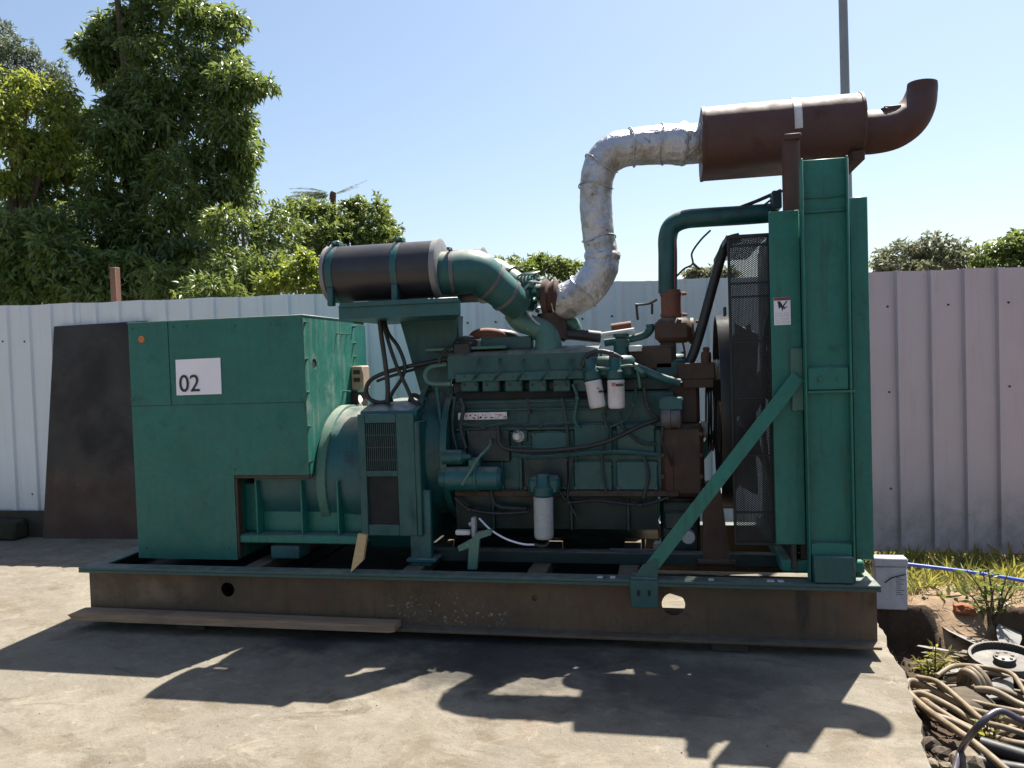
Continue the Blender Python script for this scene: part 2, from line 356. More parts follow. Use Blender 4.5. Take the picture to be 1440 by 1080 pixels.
    def plate_holes(s, u0, u1, v0, v1, t0, t1, holes, plane='xz', n=20, hw=1.5):
        """plate with round through-holes (u,v,r), holes sorted in u, each in its own column"""
        def T(u, v, t): return {'xz': (u, t, v), 'yz': (t, u, v)}[plane]
        cuts = [u0]
        for (u, v, r) in holes: cuts += [u-r*hw, u+r*hw]
        cuts.append(u1)
        for k in range(len(cuts)-1):
            a, b = cuts[k], cuts[k+1]
            if k % 2 == 0:
                q = s.add([T(a, v0, t0), T(b, v0, t0), T(b, v1, t0), T(a, v1, t0), T(a, v0, t1), T(b, v0, t1), T(b, v1, t1), T(a, v1, t1)])
                s.face(q[0:4]); s.face(q[4:8][::-1]); s.face((q[0], q[4], q[5], q[1])); s.face((q[3], q[2], q[6], q[7]))
                if k == 0: s.face((q[0], q[3], q[7], q[4]))
                if k == len(cuts)-2: s.face((q[1], q[5], q[6], q[2]))
            else:
                (u, v, r) = holes[k//2]; out, inn = [], []
                for i in range(n):
                    an = 2*math.pi*(i+.5)/n; c, sn = math.cos(an), math.sin(an); inn.append((u+r*c, v+r*sn))
                    tu = ((b-u)/c if c > 0 else (a-u)/c) if abs(c) > 1e-6 else 1e9
                    tv = ((v1-v)/sn if sn > 0 else (v0-v)/sn) if abs(sn) > 1e-6 else 1e9
                    t = min(tu, tv); out.append((u+t*c, v+t*sn))
                R = [s.add([T(*p, t) for p in L]) for t in (t0, t1) for L in (out, inn)]
                s.quadstrip(R[0], R[1]); s.quadstrip(R[3], R[2]); s.quadstrip(R[1], R[3]); s.quadstrip(R[2], R[0])
                # corner fill
                ang = lambda p: math.atan2(p[1]-v, p[0]-u) % (2*math.pi)
                cs = sorted([(a, v0), (b, v0), (b, v1), (a, v1)], key=ang)
                for i in range(n):
                    j = (i+1) % n; lo, hi = ang(out[i]), ang(out[j]) + (2*math.pi if j == 0 else 0)
                    inside = [c for c in cs if lo+1e-6 < ang(c) < hi-1e-6 or (j == 0 and ang(c)+2*math.pi < hi-1e-6)]
                    if inside:
                        for t, rr in ((t0, R[0]), (t1, R[2])):
                            q = s.add([T(cu, cv, t) for cu, cv in inside]); s.face([rr[i]]+q+[rr[j]])
    def build(s, name, mats, parent=None, smooth=38, kind=None, label=None, link=True):
        me = bpy.data.meshes.new(name); me.from_pydata(s.v, [], s.f)
        for m in (mats if isinstance(mats, (list, tuple)) else [mats]): me.materials.append(M[m] if isinstance(m, str) else m)
        me.polygons.foreach_set('material_index', s.mi)
        import bmesh
        bm = bmesh.new(); bm.from_mesh(me); bmesh.ops.recalc_face_normals(bm, faces=bm.faces); bm.to_mesh(me); bm.free()
        if smooth:
            me.polygons.foreach_set('use_smooth', [True]*len(me.polygons)); me.set_sharp_from_angle(angle=rad(smooth))
        me.update()
        o = bpy.data.objects.new(name, me); COL.objects.link(o)
        if parent: adopt(o, parent)
        if kind: o['kind'] = kind
        if label: o['label'] = label
        return o
ROOTLOC = {}
def adopt(o, parent):
    o.parent = parent
    if parent.name in ROOTLOC: o.matrix_parent_inverse = Matrix.Translation(-ROOTLOC[parent.name])
def thing(name, label, cat, loc=(0, 0, 0), group=None):
    o = bpy.data.objects.new(name, None); o.empty_display_size = .1; COL.objects.link(o); o.location = loc
    ROOTLOC[o.name] = Vector(loc); return tag(o, label, cat, group)
def tag(o, label, cat, group=None):
    o['label'] = label; o['category'] = cat
    if group: o['group'] = group
    return o
def dup(o, parent, off=(0, 0, 0), label=None):
    c = o.copy(); COL.objects.link(c); c.parent = parent; c.location = Vector(o.location)+Vector(off); return c
def struct(o): o['kind'] = 'structure'; return o
def text_mb(body, size, loc, mat, name, parent, rot=(math.pi/2, 0, 0), sx=1.0):
    cu = bpy.data.curves.new(name, 'FONT'); cu.body = body; cu.size = size; cu.extrude = .0008
    t = bpy.data.objects.new('tmp', cu); COL.objects.link(t); bpy.context.view_layer.update()
    me = bpy.data.meshes.new_from_object(t.evaluated_get(bpy.context.evaluated_depsgraph_get())); bpy.data.objects.remove(t)
    T = Matrix.Translation(loc) @ Matrix.Rotation(rot[0], 4, 'X') @ Matrix.Diagonal((sx, 1, 1, 1))
    me.transform(T); me.materials.clear(); me.materials.append(M[mat]); me.name = name
    o = bpy.data.objects.new(name, me); COL.objects.link(o); adopt(o, parent); return o

# ================================================================== SETTING
from mathutils import noise as mn
def fbm(x, y, s, o=4): return mn.fractal(Vector((x*s, y*s, 1.7)), 1.0, 2.0, o)
EDGE = [(-9, 3.55), (-3.0, 3.86), (-.953, 4.225), (-.53, 4.305), (-.1, 4.36), (.222, 4.42), (1.0, 4.44), (4, 4.5)]
def edge_x(y):
    for (a, b), (c, d) in zip(EDGE, EDGE[1:]):
        if y <= c: return b+(d-b)*(y-a)/(c-a)
    return EDGE[-1][1]
# ground sheet
mb = MB(); mb.box(-400, 400, -400, 400, -1.2, -.42, 0); g = struct(mb.build('ground', 'soil', smooth=0))
# concrete slab: top fan with a chipped right edge
mb = MB(); ys = [-9, -6, -4, -3]+[-2.6+.045*i for i in range(140)]; ys = [y for y in ys if y < 3.0]
L, Rr, Rl = [], [], []
for y in ys:
    x = edge_x(y)+.022*fbm(y, 3, 3.0)+.012*fbm(y, 8, 14.0); L.append((-16, y, 0)); Rr.append((x, y, 0)); Rl.append((x+.03+.03*fbm(y, 5, 6), y, -.5))
a, b, c = mb.add(L), mb.add(Rr), mb.add(Rl)
for i in range(len(ys)-1): mb.face((a[i], b[i], b[i+1], a[i+1])); mb.face((b[i], c[i], c[i+1], b[i+1]))
struct(mb.build('concrete_slab', 'concrete', smooth=30))
# soil bank right of the slab: a low ditch, a cut bank with a gully, grass ground up to the fence
def soil_h(x, y):
    low = -.25
    gx = math.exp(-((x-4.93)/.12)**2)
    y1 = .82+.30*gx+.05*mn.noise(Vector((x*2.3, 4, 1)))+.012*mn.noise(Vector((x*9, 2, 1))); y0 = y1-.06-.75*gx
    t = min(1, max(0, (y-y0)/(y1-y0))); t = t*t*(3-2*t)
    h = low+(.0-low)*t
    if y > 1.15: h -= .14*min(1.6, (y-1.15))
    rough = .006 if y0-.03 < y < y1+.02 else (.03 if y < 1.0 else .022)
    h += rough*fbm(x, y, 3.5, 5)+.4*rough*fbm(x, y, 15, 3)
    return h
xs = list(np.arange(4.1, 6.6, .02))+[6.9, 7.5, 8.5, 10, 13]; yy = [-9, -6, -4, -3]+list(np.concatenate([np.arange(-2.4, .6, .03), np.arange(.6, 1.2, .012), np.arange(1.2, 2.8, .03)]))+[2.9, 3.5, 4.5, 6]
mb = MB(); ids = []
for y in yy:
    ids.append(mb.add([(x, y, soil_h(x, y)) for x in xs]))
for i in range(len(yy)-1):
    for j in range(len(xs)-1):
        x, y = xs[j], yy[i]
        dry = (y > .84+.05*mn.noise(Vector((x*2.3, 4, 1))) and y < 3) or (abs(x-4.95) < .14+.05*fbm(x, y, 5) and .35 < y < 3)
        mb.m = 1 if dry else 0
        mb.face((ids[i][j], ids[i][j+1], ids[i+1][j+1], ids[i+1][j]))
struct(mb.build('soil_bank', ['soil', 'bank'], smooth=80))
# ground strip behind the fence
mb = MB(); mb.box(-40, 40, 2.95, 60, -.5, -.12, 0); struct(mb.build('field', 'soil', smooth=0))

# ---- fence of ribbed sheet panels
FY = 2.22
fence = thing('metal_fence', 'long pale ribbed sheet metal fence behind the green generator', 'fence', (1.5, FY, 0))
def fy(x): return FY+max(0., min(x, 7.5)-3.55)*.23
def fence_top(x): return 2.113-(x+2.5)*.0122 if x < 3.6 else 2.038+(x-3.6)*.008
def fence_bot(x): return -.03-max(0, x-3.55)*.06
def rib_panel(x0, x1, mat, dz):
    mb = MB(); prof = []; x = x0
    p = .232 if mat == 'fence_blue' else .258
    rd = -.021 if mat == 'fence_blue' else -.033
    while x < x1-.01:
        prof += [(x, 0), (x+.150, 0), (x+.164, rd), (x+.196, rd), (x+.210, 0)]; x += p
    prof = [q for q in prof if q[0] < x1+.02]+[(x1+.02, 0)]
    y = FY+dz
    rings = []
    for z_t in (0, .33, .66, 1):
        rings.append([(px, y+d-FY+fy(px), fence_bot(px)+(fence_top(px)+.004*math.sin(px*9)-fence_bot(px))*z_t) for px, d in prof])
    n = len(prof)
    ids = [mb.add(r) for r in rings]
    for a, b in zip(ids, ids[1:]): mb.quadstrip(a, b, False)
    ids2 = [mb.add([(v[0], v[1]+.0015, v[2]) for v in r]) for r in rings]
    for a, b in zip(ids2, ids2[1:]): mb.quadstrip(b, a, False)
    mb.face((ids[-1][0], ids2[-1][0], ids2[-1][-1], ids[-1][-1])) if False else None
    o = mb.build('fence_panel', mat, fence, smooth=20); return o
def fence_screws():
    mb = MB(); x = -5.0
    while x < 7.5:
        for z in (.38, 1.13, 1.78):
            if random.random() < .4: mb.lathe((x+.07, fy(x+.07)-.001, z+random.uniform(-.01, .01)), (0, -1, 0), [(0, .009), (.002, .009), (.0025, .005), (.007, .0045)], 7)
        x += .232
    o = mb.build('fence_screw', 'rust_dark', fence); o['kind'] = 'stuff'
fence_screws()
W = .232*4; x = -13.92+.05; k = 0
while x < 9.5:
    m = 'fence_blue' if x < 4.1 else 'fence_pink'
    W_ = W if m == 'fence_blue' else .258*4
    rib_panel(x, x+W_, m, .003*(k % 2)); x += W_; k += 1
for z in (.35, 1.1, 1.75):
    mb = MB(); mb.box(-13.9, 3.5, FY+.006, FY+.05, z, z+.05, .004); mb.tube([(3.5, FY+.04, z+.02), (3.6, fy(3.6)+.04, z+.02), (7.5, fy(7.5)+.04, z+.02), (9.6, fy(9.6)+.04, z+.02)], .024, 6, 0); mb.build('rail', 'galv', fence)
for i in range(9):
    mb = MB(); xx_ = -13.5+i*2.6; mb.box(xx_, xx_+.05, fy(xx_)+.075, fy(xx_)+.12, -.45, 1.95, .004); mb.build('fence_post', 'galv', fence)

# post behind the fence
mb = MB(); a = P(163, 425, 2.9); mb.box(a.x-.035, a.x+.035, 2.87, 2.94, -.3, P(163, 376, 2.9).z, .006)
tag(mb.build('wooden_post', 'post'), 'square reddish brown post top showing above the fence on the left', 'post')
# tall pole
mb = MB(); a = P(1191, 240, 3.6); b_ = P(1184, -60, 3.6); d = (b_-a); mb.lathe(a-d*2.0, d, [(0, .045), (d.length*3.6, .036)], 16)
pole = tag(mb.build('utility_pole', 'pole'), 'slim tall grey pole rising behind the rusty muffler', 'pole')

# sooty steel sheet leaning on the fence
bl, br = G(60, 757), G(196, 758); tl = P(76, 459, FY-.05); tr = P(207, 451, FY-.05)
n = Vector((0, -.006, -.001)); mb = MB()
def sub(t, s_): return (bl*(1-t)+br*t)*(1-s_)+(tl*(1-t)+tr*t)*s_
F_, B_ = [], []
for j in range(9):
    F_.append(mb.add([sub(i/6, j/8)+Vector((0, -.008*math.sin(math.pi*j/8)*math.sin(i*1.3), 0)) for i in range(7)]))
    B_.append(mb.add([sub(i/6, j/8)+Vector((0, .006-.008*math.sin(math.pi*j/8)*math.sin(i*1.3), 0)) for i in range(7)]))
for j in range(8):
    for i in range(6):
        mb.face((F_[j][i], F_[j][i+1], F_[j+1][i+1], F_[j+1][i])); mb.face((B_[j][i+1], B_[j][i], B_[j+1][i], B_[j+1][i+1]))
    for i in (0, 6): mb.face((F_[j][i], F_[j+1][i], B_[j+1][i], B_[j][i]))
for j in (0, 8):
    for i in range(6): mb.face((F_[j][i], B_[j][i], B_[j][i+1], F_[j][i+1]))
tag(mb.build('steel_sheet', 'board'), 'dark sooty steel sheet leaning on the fence left of the generator', 'steel sheet')
# mossy timbers at the foot of the fence
mb = MB(); mb.box(-4.3, -2.36, 1.98, 2.14, .0, .17, .02)
for i in range(len(mb.v)):
    v = mb.v[i]; mb.v[i] = (v[0], v[1]+.012*fbm(v[0], v[2], 3), v[2])
tag(mb.build('timber_baulk', 'olive'), 'mossy olive timber baulk lying along the fence foot at far left', 'timber')
mb = MB(); mb.box(-4.2, -2.05, 2.15, 2.185, .0, .235, .012)
tag(mb.build('dark_board', 'block'), 'dark narrow board on edge between mossy baulk and fence', 'board')

# ================================================================== GENERATOR SET
SMALL = {'screw', 'rim_bolt', 'block_bolt', 'top_fitting', 'pump_bolt', 'cover_bolt', 'turbo_fitting', 'grille_bar', 'cross_bar', 'core_fin', 'fine_print', 'bolt_slot', 'worn_print', 'loose_wire', 'cast_ledge', 'weld_strip'}
GEN = thing('generator_set', 'green diesel generator set with rusty muffler on a muddy steel base frame', 'generator', (2.15, .7, 0))
def part(name, mb, mats, parent=None, **k): 
    o = mb.build(name, mats, parent or GEN, **k)
    if name in SMALL: o['kind'] = 'stuff'
    return o
LX = 4.316; ZB, ZT = .045, .35; YB = 1.40
# ---- base frame
def side_rail(front):
    s = 1 if front else -1
    y0 = 0 if front else YB
    mb = MB(); mb.m = 0
    holes = [(P(320, 829, .085).x, P(320, 829, .085).z, .042), (P(752, 841, .085).x, P(752, 841, .085).z, .016), (P(947, 850, .085).x, P(947, 850, .085).z, .058)] if front else [(1.0, .2, .04), (3.3, .2, .058)]
    mb.plate_holes(0, LX, ZB+.014, ZT-.014, y0+s*.085, y0+s*.095, holes)
    mb.box(0, LX, y0, y0+s*.098, ZB, ZB+.014, .003)
    mb.m = 1; mb.box(0, LX, y0, y0+s*.098, ZT-.014, ZT, .003); mb.box(0.0, LX, y0+s*.001, y0+s*.012, ZT-.030, ZT-.0145, .002)
    return part('side_rail', mb, ['rail', 'rail_top'])
RAIL = side_rail(True); side_rail(False)
for x0, x1 in ((0, .012), (LX-.012, LX)):
    mb = MB(); mb.m = 0; mb.box(x0, x1, .1, YB-.1, ZB, ZT-.015, .003)
    mb.m = 1; e = (x0, x0+.11) if x0 == 0 else (LX-.10, LX); mb.box(e[0], e[1], .1, YB-.1, ZT-.0145, ZT-.001, .003)
    part('end_rail', mb, ['rail', 'rail_top' if x0 == 0 else 'green_pale'])  # right flange paler than left: sunlight put into its paint
for x in (.95, 1.9, 2.6, 3.08):
    mb = MB(); mb.box(x, x+.10, .1, YB-.1, ZB+.02, ZT-.02, .004); part('cross_member', mb, 'rail')
mb = MB(); mb.box(.02, 1.2, .1, YB-.1, .25, .262, .002); mb.box(1.24, 2.55, .1, YB-.1, .255, .267, .002); mb.box(2.56, 3.2, .1, YB-.1, .25, .262, .002); part('shade_plate', mb, 'dark')  # added dark plates, painted shade for the gap under the engine
# inner engine bearer beams; far one raised to block the bright strip behind
for y in (.36, 1.0):
    mb = MB(); mb.box(1.9, 4.2 if y < .5 else 3.2, y, y+.08, ZT-.02 if y < .5 else .25, ZT+.045 if y < .5 else .56, .005); part('bearer_beam', mb, 'engine_dark')
mb = MB()
for px in (845, 862, 893, 1000, 1082, 1098): # flakes of loose paint and scraps lying on the rail
    q = P(px, 806, .03); mb.box(q.x-.012-.01*random.random(), q.x+.02*random.random()+.005, .02, .05, ZT+.001, ZT+.006, .002)
o = part('paint_flake', mb, 'white_paint', RAIL); o['kind'] = 'stuff'

# ---- alternator cabinet
CX0, CX1, CY0, CY1, CZT = .209, 1.335, .25, 1.18, 1.757
zs = P(330, 568, CY0).z; zstep = .845; xs_ = P(238, 500, CY0).x; xleg = P(332, 730, CY0).x
mb = MB(); mb.m = 0
mb.box(CX0+.004, CX1-.006, CY0+.004, CY1, zstep+.003, CZT-.004, .004); mb.box(CX0+.004, xleg-.004, CY0+.004, CY1, .345, zstep+.003, .004)
CAB = part('control_cabinet', mb, 'green')
gp = .0025
def cpanel(x0, x1, z0, z1, name='panel'):
    mb = MB(); mb.box(x0, x1, CY0-.002, CY0+.004, z0, z1, .0025); return part(name, mb, 'green_panel', CAB)
cpanel(CX0, xs_-gp, zs+gp, CZT); cpanel(xs_+gp, CX1, zs+gp, CZT)
mb = MB(); poly = [(CX0, .345), (xleg, .345), (xleg, zstep), (CX1, zstep), (CX1, zs-gp), (CX0, zs-gp)]; mb.prism(poly, CY0-.002, CY0+.004); part('panel', mb, 'green_panel', CAB)
# folded lip under the step and along the leg
mb = MB(); mb.box(xleg+.001, CX1, CY0, CY0+.05, zstep-.020, zstep-.001, .003); mb.box(xleg+.001, xleg+.016, CY0+.001, CY0+.05, .36, zstep-.021, .003); part('folded_lip', mb, 'rust_dark', CAB)
# right face plates with the round hole
hole = (.372, 1.480, .030)
mb = MB(); mb.plate_holes(CY0-.001, .98, zstep, CZT-.001, CX1-.003, CX1+.001, [hole], 'yz', 24); part('panel', mb, 'green_scuffed', CAB)
mb = MB(); mb.box(CX1-.003, CX1+.0005, .984, CY1, zstep, CZT-.02, .002); part('panel', mb, 'green_panel', CAB)
mb = MB(); mb.cyl((CX1-.004, hole[0], hole[1]), (CX1-.0025, hole[0], hole[1]), hole[2]+.004, 20); part('cable_hole', mb, 'dark', CAB)
mb = MB()
for py in (453, 505, 552, 600, 650):
    z = P(427, py, CY0).z; mb.bolt((CX1+.001, CY0+.018, z), (1, 0, 0), .008, .016)
for z in (1.72, 1.61, 1.52, 1.40): mb.bolt((CX1+.001, .966, z), (1, 0, 0), .008, .02)
for y in (.70, .78, .86): mb.bolt((CX1+.001, y, 1.665), (1, 0, 0), .004, .028)
mb.bolt((CX1+.001, .77, 1.30), (1, 0, 0), .006, .05)
for (px, py) in ((186, 462), (424, 452), (424, 562), (186, 562), (244, 460), (262, 458), (330, 458), (380, 456), (240, 545), (330, 660), (206, 770), (322, 770)):
    q = P(px, py, CY0); mb.bolt((q.x, CY0-.002, q.z), (0, -1, 0), .0055, .006)
part('screw', mb, 'green_panel', CAB)
mb = MB(); mb.box(CX0-.006, CX1+.004, CY0-.004, CY1+.003, CZT-.003, CZT+.006, .003); part('roof_plate', mb, 'green_pale', CAB)
# socket box on the right face
mb = MB(); mb.box(CX1+.001, CX1+.085, .90, 1.02, 1.30, 1.46, .008); SOCK = part('socket_box', mb, 'beige', CAB)
mb = MB()
for z in (1.42, 1.37): mb.box(CX1+.02, CX1+.065, .896, .902, z-.016, z+.012, .003)
part('socket_opening', mb, 'rust_dark', SOCK)
mb = MB(); mb.box(CX1+.002, CX1+.07, .89, 1.0, 1.20, 1.285, .006); part('junction_box', mb, 'rust_dark', CAB)
mb = MB()
for k in range(3): mb.tube([(CX1+.06, .885, 1.27), (CX1+.09, .85-.02*k, 1.23), (CX1+.06+.03*k, .80, 1.19)], .006, 6)
part('loose_wire', mb, 'bare', CAB)
# sticker and paper sign
mb = MB(); q = P(199, 477, CY0-.003); mb.cyl((q.x, CY0-.0025, q.z), (q.x, CY0-.0045, q.z), .021, 20); part('round_sticker', mb, 'orange', CAB, label='round orange sticker at the top left of the cabinet')
a, c, d, e = P(247, 506, CY0-.004), P(310, 503, CY0-.004), P(312, 554, CY0-.004), P(249, 556, CY0-.004)
mb = MB(); nx, nz = 8, 6; ids = []
for L_ in (0, 1):
    for j in range(nz+1):
        row = []
        for i in range(nx+1):
            u, v = i/nx, j/nz; p = (a*(1-u)+c*u)*(1-v)+(e*(1-u)+d*u)*v
            row.append((p.x, CY0-.003-.003*L_-.004*abs(math.sin(u*5+v*2))*(v*.6+.1), p.z))
        ids.append(mb.add(row))
for L_ in (0, nz+1):
    for j in range(nz):
        for i in range(nx): mb.face((ids[L_+j][i], ids[L_+j][i+1], ids[L_+j+1][i+1], ids[L_+j+1][i]))
SIGN = part('paper_sign', mb, 'paper', CAB, label='white paper sign reading 02')
q = P(252.5, 549.5, CY0-.011); text_mb('02', .142, (q.x-.003, CY0-.0125, q.z-.006), 'ink', 'number_print', SIGN, sx=.98)

# ---- alternator barrel under and beside the cabinet
AY, AZ_ = .73, .79
AR_ = P(500, 570, AY).z-AZ_
mb = MB(); mb.lathe((.95, AY, AZ_), (1, 0, 0), [(0, AR_-.01), (.42, AR_-.01), (.70, AR_), (.72, AR_)], 56); ALT = part('alternator_barrel', mb, 'teal')
mb = MB(); mb.lathe((CX1+.012, AY, AZ_), (1, 0, 0), [(0, AR_-.004), (.003, AR_+.005), (.055, AR_+.005), (.06, AR_-.004)], 56); part('end_ring', mb, 'green_pale', ALT)  # bleached paint, with the sunlit crescent also put into its colour
for px in (361, 424, 475): # vertical ribs under the cabinet
    a = P(px, 680, .30); mb = MB(); mb.box(a.x-.006, a.x+.006, .285, .40, P(px, 752, .3).z, P(px, 676, .3).z, .003); part('rib', mb, 'green', ALT)
mb = MB(); a, b_ = P(336, 752, .26), P(508, 766, .26); mb.box(a.x, b_.x, .26, 1.2, b_.z, a.z, .006); part('foot_plate', mb, 'green', ALT)
mb = MB(); a, b_ = P(380, 767, .27), P(421, 790, .27); mb.box(a.x, b_.x, .27, .42, .351, a.z-.002, .006); part('mounting_foot', mb, 'teal', ALT)
mb = MB(); a, b_ = P(340, 680, .34), P(512, 750, .34); mb.box(a.x, b_.x, .36, .40, b_.z, a.z, .006); part('lower_cover', mb, 'green', ALT)
# octagonal fan housing with grille
hx0, hx1 = P(505, 650, .25).x, P(585, 650, .25).x
zt = P(540, 566, .45).z
poly = [(.25, .55), (.25, 1.12), (.30, 1.20), (.47, zt), (1.0, zt), (1.2, 1.15), (1.2, .55), (1.05, .40), (.40, .40)]
mb = MB(); gx0, gx1 = P(514, 600, .25).x, P(557, 600, .25).x; gz1, gz0 = P(535, 595, .25).z, P(535, 738, .25).z
mb.prism([(p[0]+(.012 if p[0] == .25 else 0), p[1]) for p in poly], hx0, hx1, 'yz'); HOUS = part('fan_housing', mb, 'teal')
mb = MB(); mb.box(hx1-.002, hx1+.03, .235, 1.22, .50, zt-.10, .006); part('housing_flange', mb, 'engine', HOUS)
mb = MB(); mb.box(hx0+.002, gx0-.001, .242, .262, gz0-.06, gz1+.05, .003); mb.box(gx1+.001, hx1-.003, .242, .262, gz0-.06, gz1+.05, .003)
mb.box(gx0-.001, gx1+.001, .242, .262, gz1, gz1+.05, .003); mb.box(gx0-.001, gx1+.001, .2425, .2625, gz0-.06, gz0, .003)
zm = (P(535, 670, .25).z, P(535, 662, .25).z); mb.box(gx0, gx1, .243, .262, zm[0], zm[1], .002); part('grille_frame', mb, 'engine', HOUS)
mb = MB(); mb.box(gx0, gx1, .2605, .2640, gz0, gz1, .0); part('grille_opening', mb, 'dark', HOUS)
mb = MB(); n = 15
for i in range(n):
    x = gx0+(i+.5)*(gx1-gx0)/n; mb.box(x-.0013, x+.0013, .247, .252, zm[1]+.004, gz1-.004, 0)
part('grille_bar', mb, 'teal', HOUS)
mb = MB()
for z in (gz1-.07, gz1-.14, gz1-.21): mb.box(gx0, gx1, .253, .256, z, z+.005, 0)
part('cross_bar', mb, 'teal', HOUS)
# brackets right of the grille and the rear engine foot
mb = MB(); a, b_ = P(566, 628, .30), P(588, 700, .30); mb.box(a.x, b_.x, .30, .34, b_.z, a.z, .005)
for py in (640, 662): q = P(573, py, .30); mb.bolt((q.x, .30, q.z), (0, -1, 0), .009, .010)
part('side_bracket', mb, 'teal')
mb = MB(); a, b_ = P(574, 690, .26), P(608, 797, .26); mb.box(a.x, b_.x, .26, .30, b_.z, a.z, .006); mb.box(a.x, a.x+.02, .30, .60, b_.z, a.z, .005); mb.box(a.x-.02, b_.x+.03, .24, .42, .352, .372, .004)
part('rear_engine_foot', mb, 'teal')
mb = MB(); mb.tube([P(586, 632, .28), P(584, 650, .28), P(580, 690, .28)], [.008, .010, .003], 8); part('bright_tag', mb, 'bare')
# ---- bell housing
bx0, bx1 = P(592, 650, .5).x, P(640, 650, .5).x
mb = MB(); mb.lathe((bx0, .72, .93), (1, 0, 0), [(0, .40), (.02, .43), (.05, .43), (.055, .40), (bx1-bx0-.04, .37), (bx1-bx0-.035, .41), (bx1-bx0, .41)], 44); BELL = part('bell_housing', mb, 'engine')
mb = MB()
for k in range(28):
    an = 2*math.pi*k/28; mb.bolt((bx0+.05, .72+.415*math.cos(an), .93+.415*math.sin(an)), (1, 0, 0), .010, .014)
part('rim_bolt', mb, 'engine', BELL)
mb = MB(); a = P(622, 520, .5); mb.tube([P(614, 545, .42), P(618, 580, .40), P(622, 612, .40)], .012, 10); part('breather_pipe', mb, 'engine')

# ---- engine block
EX0, EX1 = P(630, 600, .45).x, P(955, 600, .45).x
mb = MB()
zb = P(800, 697, .45).z; zmid = P(800, 604, .45).z; ztop = P(800, 553, .45).z
mb.box(EX0, EX1, .45, .96, zb, zmid+.002, .012); mb.box(EX0+.02, EX1-.02, .47, .94, zmid+.002, ztop, .008); ENG = part('engine_block', mb, 'engine')
mb = MB()   # horizontal cast ledges
for py, h in ((566, .010), (577, .008), (603, .014), (628, .01)):
    a = P(640, py, .44); c = P(840, py, .44); mb.box(a.x, c.x, .432, .48, a.z-h, a.z+h*.2, .004)
for px in range(650, 830, 26):
    a = P(px, 606, .44); mb.box(a.x, a.x+.02, .436, .46, P(px, 690, .44).z, a.z, .004)
part('cast_ledge', mb, 'engine', ENG)
# cylinder liners covers / inspection doors on the block side
for px0, px1, py0, py1, m in ((655, 718, 604, 650, 'engine_dark'), (722, 742, 604, 622, 'engine'), (746, 800, 607, 636, 'teal'), (806, 862, 596, 640, 'engine'), (866, 922, 596, 640, 'engine'), (735, 800, 642, 690, 'engine_dark'), (806, 862, 648, 690, 'engine'), (866, 926, 648, 690, 'teal')):
    mb = MB(); mb.pbox(px0, py0, px1, py1, .425, .452, .012)
    for cx, cy in ((px0+4, py0+4), (px1-4, py0+4), (px0+4, py1-4), (px1-4, py1-4)):
        q = P(cx, cy, .425); mb.bolt((q.x, .425, q.z), (0, -1, 0), .009, .012)
    part('inspection_cover', mb, m, ENG)
# fittings
q = P(728, 614, .40); mb = MB(); mb.lathe((q.x, .43, q.z), (0, -1, 0), [(0, .034), (.01, .034), (.01, .024), (.035, .022), (.04, .016), (.055, .016)], 14); part('drain_plug', mb, 'bare', ENG)
# aftercooler / charge air box on the near bank
mb = MB(); a, c = P(622, 499, .42), P(842, 527, .42); top = P(720, 494, .50)
prof = [(.42, c.z), (.42, a.z-.012), (.445, a.z+.006), (.60, a.z+.030), (.62, a.z+.02), (.62, c.z)]
mb.prism(prof, a.x+.03, c.x, 'yz'); AIR = part('charge_air_box', mb, 'engine')
mb = MB(); mb.pbox(640, 526, 845, 532, .395, .45, .004)
for px in range(652, 842, 17): q = P(px, 529, .395); mb.bolt((q.x, .397, q.z), (0, -1, 0), .007, .010)
part('box_flange', mb, 'teal', AIR)
mb = MB(); a, c = P(598, 497, .46), P(700, 499, .46); mb.box(a.x, c.x+.05, .46, .57, a.z+.012, a.z+.03, .005); part('top_ledge', mb, 'green_pale', AIR)  # sunlit strip painted into the ledge as pale colour
mb = MB()
for px in (660, 690, 722, 756, 790, 818):
    mb.pbox(px-13, 533, px+13, 551, .415, .50, .008)
FUEL = part('fuel_block', mb, 'engine', ENG)
for px in range(650, 830, 15):
    q = P(px, 542, .41); mb2 = MB(); 
mb = MB()
for px in range(652, 830, 16): q = P(px, 541, .415); mb.bolt((q.x, .415, q.z), (0, -1, 0), .0065, .012)
part('block_bolt', mb, 'rust_dark', ENG)
mb = MB(); mb.pbox(640, 552, 845, 559, .465, .50, .003); part('dark_channel', mb, 'dark', ENG)
# maker plate, worn red print
mb = MB(); mb.pbox(644, 580.5, 713, 589.5, .4282, .4315, .001); PLATE = part('name_plate', mb, 'white_paint', ENG, label='narrow white plate with worn red print')
mb = MB(); random.seed(5)
for k in range(46):
    px = random.uniform(655, 711); py = random.uniform(581.6, 587.6); mb.pbox(px, py, px+random.uniform(.8, 3.2), py+random.uniform(.7, 2.0), .4268, .4280, 0)
part('worn_print', mb, 'red_ink', PLATE)
